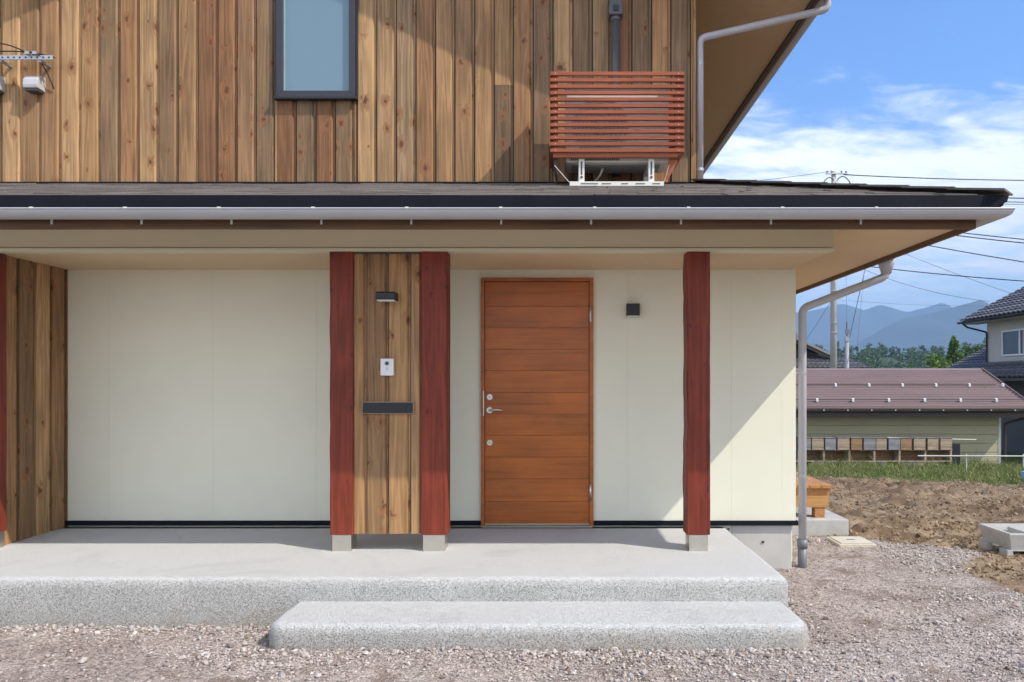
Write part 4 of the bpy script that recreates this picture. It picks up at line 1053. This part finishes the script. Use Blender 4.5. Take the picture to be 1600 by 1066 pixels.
# upper roof, gable running along y
ex, ez2 = 18.25, 3.98; rx_, rz_ = 22.4, 6.15
mb = MB(); mb.prism([(ex+.05, ez2-.13), (ex+.05, ez2), (rx_, rz_), (2*rx_-ex, ez2), (2*rx_-ex, ez2-.13), (rx_, rz_-.2)], lambda a, b, c: (a, c, b), NY0-.6, NY1+.75)
ur = mb.build('upper_roof', M_DBROWN, nh)
mb = MB(); tile_slope(mb, (ex, NY0-.6, ez2), (ex, NY1+.8, ez2), (rx_, NY1+.8, rz_), (rx_, NY0-.6, rz_), 32, 15)
tile_slope(mb, (2*rx_-ex, NY0-.6, ez2), (2*rx_-ex, NY1+.8, ez2), (rx_, NY1+.8, rz_), (rx_, NY0-.6, rz_), 32, 15); mb.build('tiles', M_KAWARA, ur)
mb = MB(); mb.tube([(rx_, NY0-.6, rz_+.12), (rx_, NY1+.85, rz_+.12)], .16, 10); mb.build('ridge_tiles', M_KAWARA, ur)
mb = MB(); sweep_gutter(mb, [(ex-.07, NY1+.8, ez2-.05), (ex-.07, NY0-.6, ez2-.05)], [(-x, y) for x, y in gutter_profile(.07, .09)]); mb.build('gutter', M_BLACK, ur)
mb = MB(); mb.box(ex+.06, NX-.001, NY0-.6, NY1+.7, ez2-.16, ez2-.135); mb.build('soffit', M_NWALL, ur)
mb = MB(); mb.tube(fillet([(ex-.05, NY1+.5, ez2-.14), (ex+.1, NY1+.4, ez2-.3), (NX-.06, NY1-.06, ez2-.55), (NX-.06, NY1-.06, 1.9)], .1), .04, 8); mb.build('downpipe', M_BLACK, nh)
# lower skirt roof and the back wing
mb = MB(); mb.prism([(17.6, 1.28), (17.6, 1.40), (NX, 2.05), (NX, 1.5)], lambda a, b, c: (a, c, b), NY0-.6, NY1+.2); lr = mb.build('lower_roof', M_DBROWN, nh)
mb = MB(); tile_slope(mb, (17.55, NY0-.6, 1.42), (17.55, NY1+.3, 1.42), (NX-.01, NY1+.3, 2.08), (NX-.01, NY0-.6, 2.08), 30, 6); mb.build('tiles', M_KAWARA, lr)
mb = MB(); mb.prism([(18.7, 1.60), (18.7, 1.74), (21.2, 3.08), (23.7, 1.74), (23.7, 1.60)], lambda a, b, c: (a, c, b), NY1+.35, NY1+3.1); lr = mb.build('lower_roof', M_DBROWN, nh)
mb = MB(); tile_slope(mb, (18.6, NY1+.05, 1.72), (18.6, NY1+3.2, 1.72), (21.2, NY1+3.2, 3.12), (21.2, NY1+.05, 3.12), 12, 11); mb.build('tiles', M_KAWARA, lr)
# window in the flank wall
wy1, wy0 = 1150*NX/(1567-868), 1150*NX/(1640-868)
wz1, wz0 = 1.216+(598-517)*wy1/1150, 1.216+(598-557)*wy1/1150
def side_frame(mb, y0, y1, z0, z1, t, x0, x1):
    o = [(y0, z0), (y1, z0), (y1, z1), (y0, z1)]; i = [(y0+t, z0+t), (y1-t, z0+t), (y1-t, z1-t), (y0+t, z1-t)]
    for k in range(4): mb.prism([o[k], o[(k+1) % 4], i[(k+1) % 4], i[k]], lambda a, b, c: (c, a, b), x0, x1)
mb = MB(); side_frame(mb, wy0, wy1, wz0, wz1, .07, NX-.06, NX+.01); mb.box(NX-.055, NX, (wy0+wy1)/2+.25, (wy0+wy1)/2+.33, wz0+.07, wz1-.07)
nw = mb.build('window', M_WHITE, nh)
mb = MB(); mb.box(NX-.02, NX-.004, wy0+.06, wy1-.06, wz0+.06, wz1-.06); mb.build('pane', plain('dim_glass', (.05, .06, .07), .06), nw)
mb = MB(); mb.box(NX-.030, NX-.021, wy0+.2, (wy0+wy1)/2+.1, wz0+.09, wz1-.09); mb.build('curtain', M_NWALL, nw)

# old house behind the shed at the left
oh = thing('old_house', 'old house with grey tiled gable roof behind the utility pole', 'house', (16, 46, -1.7))
AX, AZ, EXo, EZo = 14.7, 3.92, 17.3, 2.72
mb = MB(); mb.box(10.5, 17.9, 45.9, 52, -1.8, 2.2); mb.build('wall', M_NWALL, oh)
mb = MB(); mb.prism([(2*AX-EXo+.5, 2.2), (EXo-.5, 2.2), (EXo-.5, EZo+.05), (AX, AZ-.2), (2*AX-EXo+.5, EZo+.05)], lambda a, b, c: (a, c, b), 46.2, 52); mb.build('gable_wall', M_DBROWN, oh)
mb = MB()
for sx in (1, -1): tile_slope(mb, (AX+sx*(EXo-AX), 45.5, EZo), (AX+sx*(EXo-AX), 53, EZo), (AX, 53, AZ), (AX, 45.5, AZ), 26, 9)
orf = mb.build('roof', M_KAWARA, oh)
M_RIDGE = island_mat('pale_ridge', [(0, (.20, .19, .19)), (1, (.30, .29, .29))])
mb = MB()
for sx in (1, -1): mb.bar((AX+sx*(EXo-AX+.05), 45.46, EZo+.07), (AX, 45.46, AZ+.10), .16, .14)
mb.tube([(AX, 45.4, AZ+.2), (AX, 53, AZ+.2)], .17, 8); mb.prism([(-.22, 0), (.22, 0), (.16, .25), (0, .42), (-.16, .25)], lambda a, b, c: (AX+a, c, AZ+.1+b), 45.3, 45.4)
mb.build('ridge_tiles', M_RIDGE, orf)
mb = MB()
for sx in (1, -1): mb.bar((AX+sx*(EXo-AX+.02), 45.52, EZo-.10), (AX, 45.52, AZ-.09), .06, .16)
mb.build('barge_board', M_NDARK, orf)
mb = MB(); tile_slope(mb, (9.5, 44.4, 2.10), (19.0, 44.4, 2.10), (18.2, 46.1, 2.78), (9.5, 46.1, 2.78), 32, 6); mb.build('lower_roof', M_KAWARA, oh)
mb = MB(); mb.box(9.6, 18.8, 44.7, 44.9, 1.65, 2.05); mb.build('eave_board', M_NWALL, oh)

# ------------------------------------------------------------------ poles and wires
PXX, PYY = 13.6, 36.0; ps = 1150/PYY
def pz(p_): return 1.216+(598-p_)/ps
up = thing('utility_pole', 'tall concrete utility pole rising behind the shed and the porch eave', 'utility pole', (PXX, PYY, -1.8))
mb = MB(); mb.tube([(PXX, PYY, -1.8), (PXX, PYY, pz(435)), (PXX, PYY, pz(268))], [.17, .145, .10], 14); mb.build('shaft', M_CONCPOLE, up, smooth=True)
for p_, a, b in ((272.5, -.42, .62), (295, -.35, .40)):
    mb = MB(); mb.box(PXX+a, PXX+b, PYY-.16, PYY-.08, pz(p_)-.03, pz(p_)+.03); arm = mb.build('crossarm', M_GALV, up)
    for x in (a+.06, a+.28, b-.28, b-.06):
        mb = MB(); mb.tube([(PXX+x, PYY-.12, pz(p_)+.03), (PXX+x, PYY-.12, pz(p_)+.09), (PXX+x, PYY-.12, pz(p_)+.14)], [.03, .05, .02], 8); mb.build('insulator', M_LIGHTW, arm)
mb = MB(); mb.box(PXX-.15, PXX+.15, PYY-.30, PYY-.10, pz(297), pz(288)); mb.build('switch_box', M_GREYVENT, up)
for a_, b_, h in (((-.05, 283), (-.62, 292), .25), ((-.62, 292), (-.82, 298), -.02), ((.1, 284), (.85, 294), .35)):
    mb = MB(); mb.tube(arc((PXX+a_[0], PYY-.15, pz(a_[1])), (PXX+b_[0], PYY-.15, pz(b_[1])), h), .025, 6); mb.build('jumper_cable', M_CABLE, up)
mb = MB()
for z_ in (455, 505, 520): mb.box(PXX-.26, PXX+.2, PYY-.17, PYY-.13, pz(z_)-.012, pz(z_)+.012)
mb.build('step_bolts', M_GALV, up)
sp_ = thing('steel_pole', 'short grey steel service pole beside the concrete utility pole', 'pole', (13.46, 34, -1.8))
s2 = 1150/34.
mb = MB(); mb.tube([(13.46, 34, -1.8), (13.46, 34, 1.216+(598-530)/s2)], .095, 12); mb.build('shaft', plain('pole_steel', (.27, .28, .30), .5), sp_, smooth=True)
mb = MB(); mb.tube([(13.46, 34, 1.216+(598-530)/s2), (13.46, 34, 1.216+(598-503)/s2)], .035, 10); mb.box(13.36, 13.56, 33.9, 33.95, 1.216+(598-522)/s2, 1.216+(598-515)/s2); mb.build('service_head', M_LIGHTW, sp_)
mb = MB(); mb.tube([(13.46, 34, 1.216+(598-534)/s2), (13.46, 34, 1.216+(598-526)/s2)], .12, 10); mb.build('band', M_GALV, sp_)

def P_(pxx, pyy, Y): s = 1150/Y; return Vector(((pxx-868)/s, Y, 1.216+(598-pyy)/s))
def wire(a, b, sag, r, mat, label):
    mb = MB(); mb.tube([a.lerp(b, k/24)-Vector((0, 0, sag*4*(k/24)*(1-k/24))) for k in range(25)], r, 6)
    tag(mb.build('power_line', mat, None, smooth=True), label, 'wire', 'overhead wires')
wire(P_(1318, 273, 36), P_(1720, 282, 36), .1, .024, M_CABLE, 'topmost black overhead wire running right from the pole top')
wire(P_(1334, 297, 36), P_(1720, 312, 34), .1, .026, M_CABLE, 'second overhead wire down, leaving the pole just above the porch roof')
wire(P_(1480, 312, 35), P_(1720, 317, 34), .05, .020, M_CABLE, 'black overhead wire just right of the roof hip corner')
wire(P_(1490, 317, 36), P_(1720, 320, 34), .03, .016, M_LIGHTW, 'thin wire level with the gutter tip at the right edge')
wire(P_(1440, 356, 34), P_(1700, 383, 30), .05, .022, M_CABLE, 'upper of two close wires below the gutter tip')
wire(P_(1440, 361, 34), P_(1700, 389, 30), .05, .024, M_CABLE, 'lower of two close wires below the gutter tip')
wire(P_(1400, 374, 34), P_(1700, 425, 29), .05, .022, M_CABLE, 'lone black wire sloping down right under the pair by the gutter tip')
wire(P_(1305, 410, 35.8), P_(1700, 446, 28), .1, .022, M_CABLE, 'thick black wire crossing just behind the downpipe bend')
wire(P_(1370, 378, 36), P_(1590, 462, 32), .08, .011, M_LIGHTW, 'thin grey wire sloping steeply down to the neighbour roof')
wire(P_(1303, 400, 35.8), P_(1545, 471, 33.2), .35, .012, M_LIGHTW, 'thin sagging wire from the pole to the neighbour eave')
wire(P_(1305, 468, 36), P_(1545, 478, 36), .1, .007, M_LIGHTW, 'very thin pale wire level above the mountain tops')
wire(P_(1297, 268, 36), P_(1060, 292, 40), .1, .012, M_LIGHTW, 'thin wire going left from the pole top above the roof')
wire(P_(1352, 420, 36), P_(1327, 530, 34), -.03, .016, M_CABLE, 'black service wire dropping to the steel pole')
wire(P_(1350, 425, 38), P_(1339, 548, 38), .0, .008, M_LIGHTW, 'thin grey stay beside the steel pole')
wire(P_(1322, 430, 34.2), P_(1323, 503, 34), .0, .006, M_LIGHTW, 'thin upright wire above the steel pole')
wire(P_(1299, 470, 36), P_(1250, 545, 42), .05, .010, M_LIGHTW, 'thin wire from the pole down left to the old house')

# ------------------------------------------------------------------ trees, forest, hills
def leaf_cloud(C, Rr, n, size, rs):
    """leaf quads inside ellipsoids C (k,3) radius Rr (k,3)"""
    k = rs.randint(0, len(C), n); d = rs.normal(size=(n, 3)); d /= np.linalg.norm(d, axis=1)[:, None]
    P = C[k]+Rr[k]*d*(rs.rand(n)**.42)[:, None]
    a = rs.normal(size=(n, 3)); a /= np.linalg.norm(a, axis=1)[:, None]; b = np.cross(a, rs.normal(size=(n, 3))); b /= np.linalg.norm(b, axis=1)[:, None]
    s = (size*rs.uniform(.5, 1.3, n))[:, None]
    V = np.stack([P-a*s, P+b*s*.6, P+a*s, P-b*s*.6], 1).reshape(-1, 3)
    return V, np.arange(n*4).reshape(-1, 4)
def tree(x, y, z, h, wd, label, mat, shape='round', n=2600, size=.14, seed=1):
    rs = np.random.RandomState(seed); t = thing('tree', label, 'tree', (x, y, z))
    C = []; Q = []
    if shape == 'cone':
        for i in range(26):
            f = i/25; ww = wd*(1-f)**.8*.5+.12; a = rs.uniform(0, 6.28); C.append((math.cos(a)*ww*.6, math.sin(a)*ww*.6, h*(.12+.86*f))); Q.append((ww*.6, ww*.6, h*.06))
    else:
        for i in range(22):
            a = rs.uniform(0, 6.28); f = rs.uniform(.25, .9); rr_ = wd*.5*math.sqrt(max(.05, 1-((f-.55)/.5)**2))*rs.uniform(.3, .85)
            C.append((math.cos(a)*rr_, math.sin(a)*rr_, h*f)); q = rs.uniform(.14, .24)*wd; Q.append((q, q, q*.8))
    V, Fq = leaf_cloud(np.array(C), np.array(Q), n, size, rs)
    np_mesh('crown', V, Fq, mat, t)
    mb = MB(); mb.tube([(x, y, z-.2), (x+.03*h, y, z+h*.4), (x, y, z+h*.85)], [.04*h, .028*h, .008*h], 8)
    for i in range(5):
        c = C[i*4]; mb.tube([(x, y, z+h*.3), (x+c[0]*.8, y+c[1]*.8, z+c[2])], [.016*h, .006*h], 6)
    mb.build('trunk', M_BARK, t)
def at(pxx, Y): return (pxx-868)*Y/1150
tree(at(1491, 62), 62, -1.9, 1.216+(598-529)*62/1150+1.9, 2.9, 'light green pointed tree standing above the shed ridge at right', M_LEAFY, 'cone', 3000, .17, 31)
tree(at(1470, 58), 58, -1.9, 1.216+(598-553)*58/1150+1.9, 3.6, 'bright bushy tree left of the pointed tree', M_LEAFY, 'round', 3000, .17, 32)
tree(at(1513, 66), 66, -1.9, 1.216+(598-546)*66/1150+1.9, 4.2, 'dark bushy tree right of the pointed tree by the tiled roof', M_LEAF, 'round', 2600, .18, 33)
tree(at(1409, 56), 56, -1.9, 1.216+(598-567)*56/1150+1.9, 2.4, 'low rounded bright green tree peeping over the shed ridge', M_LEAFY, 'round', 2600, .13, 34)
tree(at(1530, 84), 84, -1.9, 1.216+(598-538)*84/1150+1.9, 5.5, 'dark tree farther off between pointed tree and neighbour house', M_LEAF, 'round', 2600, .25, 35)

def hill_strip(name, Y0, depth, x0, x1, prof, base, mat, nxx=220, nyy=40, rough=.1, fscale=.01):
    xs = np.linspace(x0, x1, nxx); f = np.linspace(0, 1, nyy); XX, FF = np.meshgrid(xs, f); YY = Y0+depth*(FF-.62)
    top = np.interp(XX, [p[0] for p in prof], [p[1] for p in prof])
    shape_ = np.where(FF < .62, (FF/.62)**1.15, 1-((FF-.62)/.38)*.75)
    ns = 1-np.abs(fbm(XX*fscale, YY*fscale*.8, 6, .55)-.5)*2.4
    ZZ = base+(top-base)*shape_+(ns-.5)*rough*(top.max()-base)*np.sin(np.pi*np.clip(FF/.62, 0, 1))**.7*np.where(FF < .62, 1, 0)
    ZZ = ZZ+(fbm(XX*fscale*5, YY*fscale*5, 4)-.5)*rough*.18*(top.max()-base)*np.where((FF > 0.02), 1, 0)
    idx = np.arange(nxx*nyy).reshape(nyy, nxx); Fq = np.stack([idx[:-1, :-1], idx[:-1, 1:], idx[1:, 1:], idx[1:, :-1]], -1).reshape(-1, 4)
    return kind(np_mesh(name, np.stack([XX, YY, ZZ], -1).reshape(-1, 3), Fq, mat, smooth=True), 'structure')
def prof_at(pts, Y): return [((p-868)*Y/1150, 1.216+(598-q)*Y/1150) for p, q in pts]
hill_strip('mountains', 4300, 1500, -2200, 4200, prof_at([(300, 515), (700, 494), (1000, 482), (1180, 491), (1259, 487), (1315, 474), (1349, 484), (1376, 476), (1417, 488), (1445, 481), (1471, 471), (1488, 480), (1530, 500), (1700, 520), (1900, 510)], 4300), -3, M_MOUNT, rough=.16, fscale=.0016)
hill_strip('mountains', 3100, 1200, -200, 3600, prof_at([(800, 590), (1000, 585), (1200, 566), (1290, 558), (1342, 536), (1380, 512), (1415, 496), (1450, 490), (1488, 480), (1510, 473), (1532, 467), (1560, 482), (1620, 470), (1750, 480), (2000, 500)], 3100), -3, M_MOUNT, rough=.18, fscale=.0024)
hp = prof_at([(900, 566), (1180, 562), (1290, 558), (1340, 554), (1370, 555), (1400, 561), (1430, 559), (1450, 560), (1500, 551), (1560, 548), (1700, 542), (1800, 546)], 330)
hill_strip('hill', 330, 150, -40, 420, hp, -3, M_HILL, rough=.08, fscale=.03, nxx=160)
rs = np.random.RandomState(41); Vs = []; Fs = []; off = 0
for i in range(1000):
    f = rs.rand()**.8; y = 245+f*95; x = rs.uniform(60, 250)*y/330
    top = np.interp(x*330/y, [p[0] for p in hp], [p[1] for p in hp]); zb = -3+(top+3)*((y-237)/93)**1.1*.93
    h = rs.uniform(4.0, 7.5); wd = h*rs.uniform(.5, .8)
    tall = rs.rand() < .14
    if tall: wd *= .5; h *= 1.2
    C = []; Q = []
    for k in range(9):
        a = rs.uniform(0, 6.28); g = rs.uniform(.15, .95); rr_ = wd*.5*(1-g if tall else math.sqrt(max(.05, 1-((g-.5)/.55)**2)))*rs.uniform(.2, .9)
        C.append((x+math.cos(a)*rr_, y+math.sin(a)*rr_, zb-1.2+h*g)); q = wd*rs.uniform(.16, .3); Q.append((q, q, q*.85))
    V, Fq = leaf_cloud(np.array(C), np.array(Q), 170, .42, rs); Vs.append(V); Fs.append(Fq+off); off += len(V)
kind(np_mesh('forest', np.concatenate(Vs), np.concatenate(Fs), M_FOREST), 'stuff')

# ------------------------------------------------------------------ the air
hzb = MB(); hzb.box(-5600, 5600, -800, 5600, -6, 620)
m = bpy.data.materials.new('haze'); m.use_nodes = True; t = m.node_tree; t.nodes.clear()
pv = t.nodes.new('ShaderNodeVolumePrincipled'); pv.inputs['Color'].default_value = (.41, .63, 1.0, 1); pv.inputs['Density'].default_value = 3.1e-4; pv.inputs['Anisotropy'].default_value = -.35
ou = t.nodes.new('ShaderNodeOutputMaterial'); t.links.new(pv.outputs[0], ou.inputs['Volume'])
kind(hzb.build('haze', m), 'stuff')
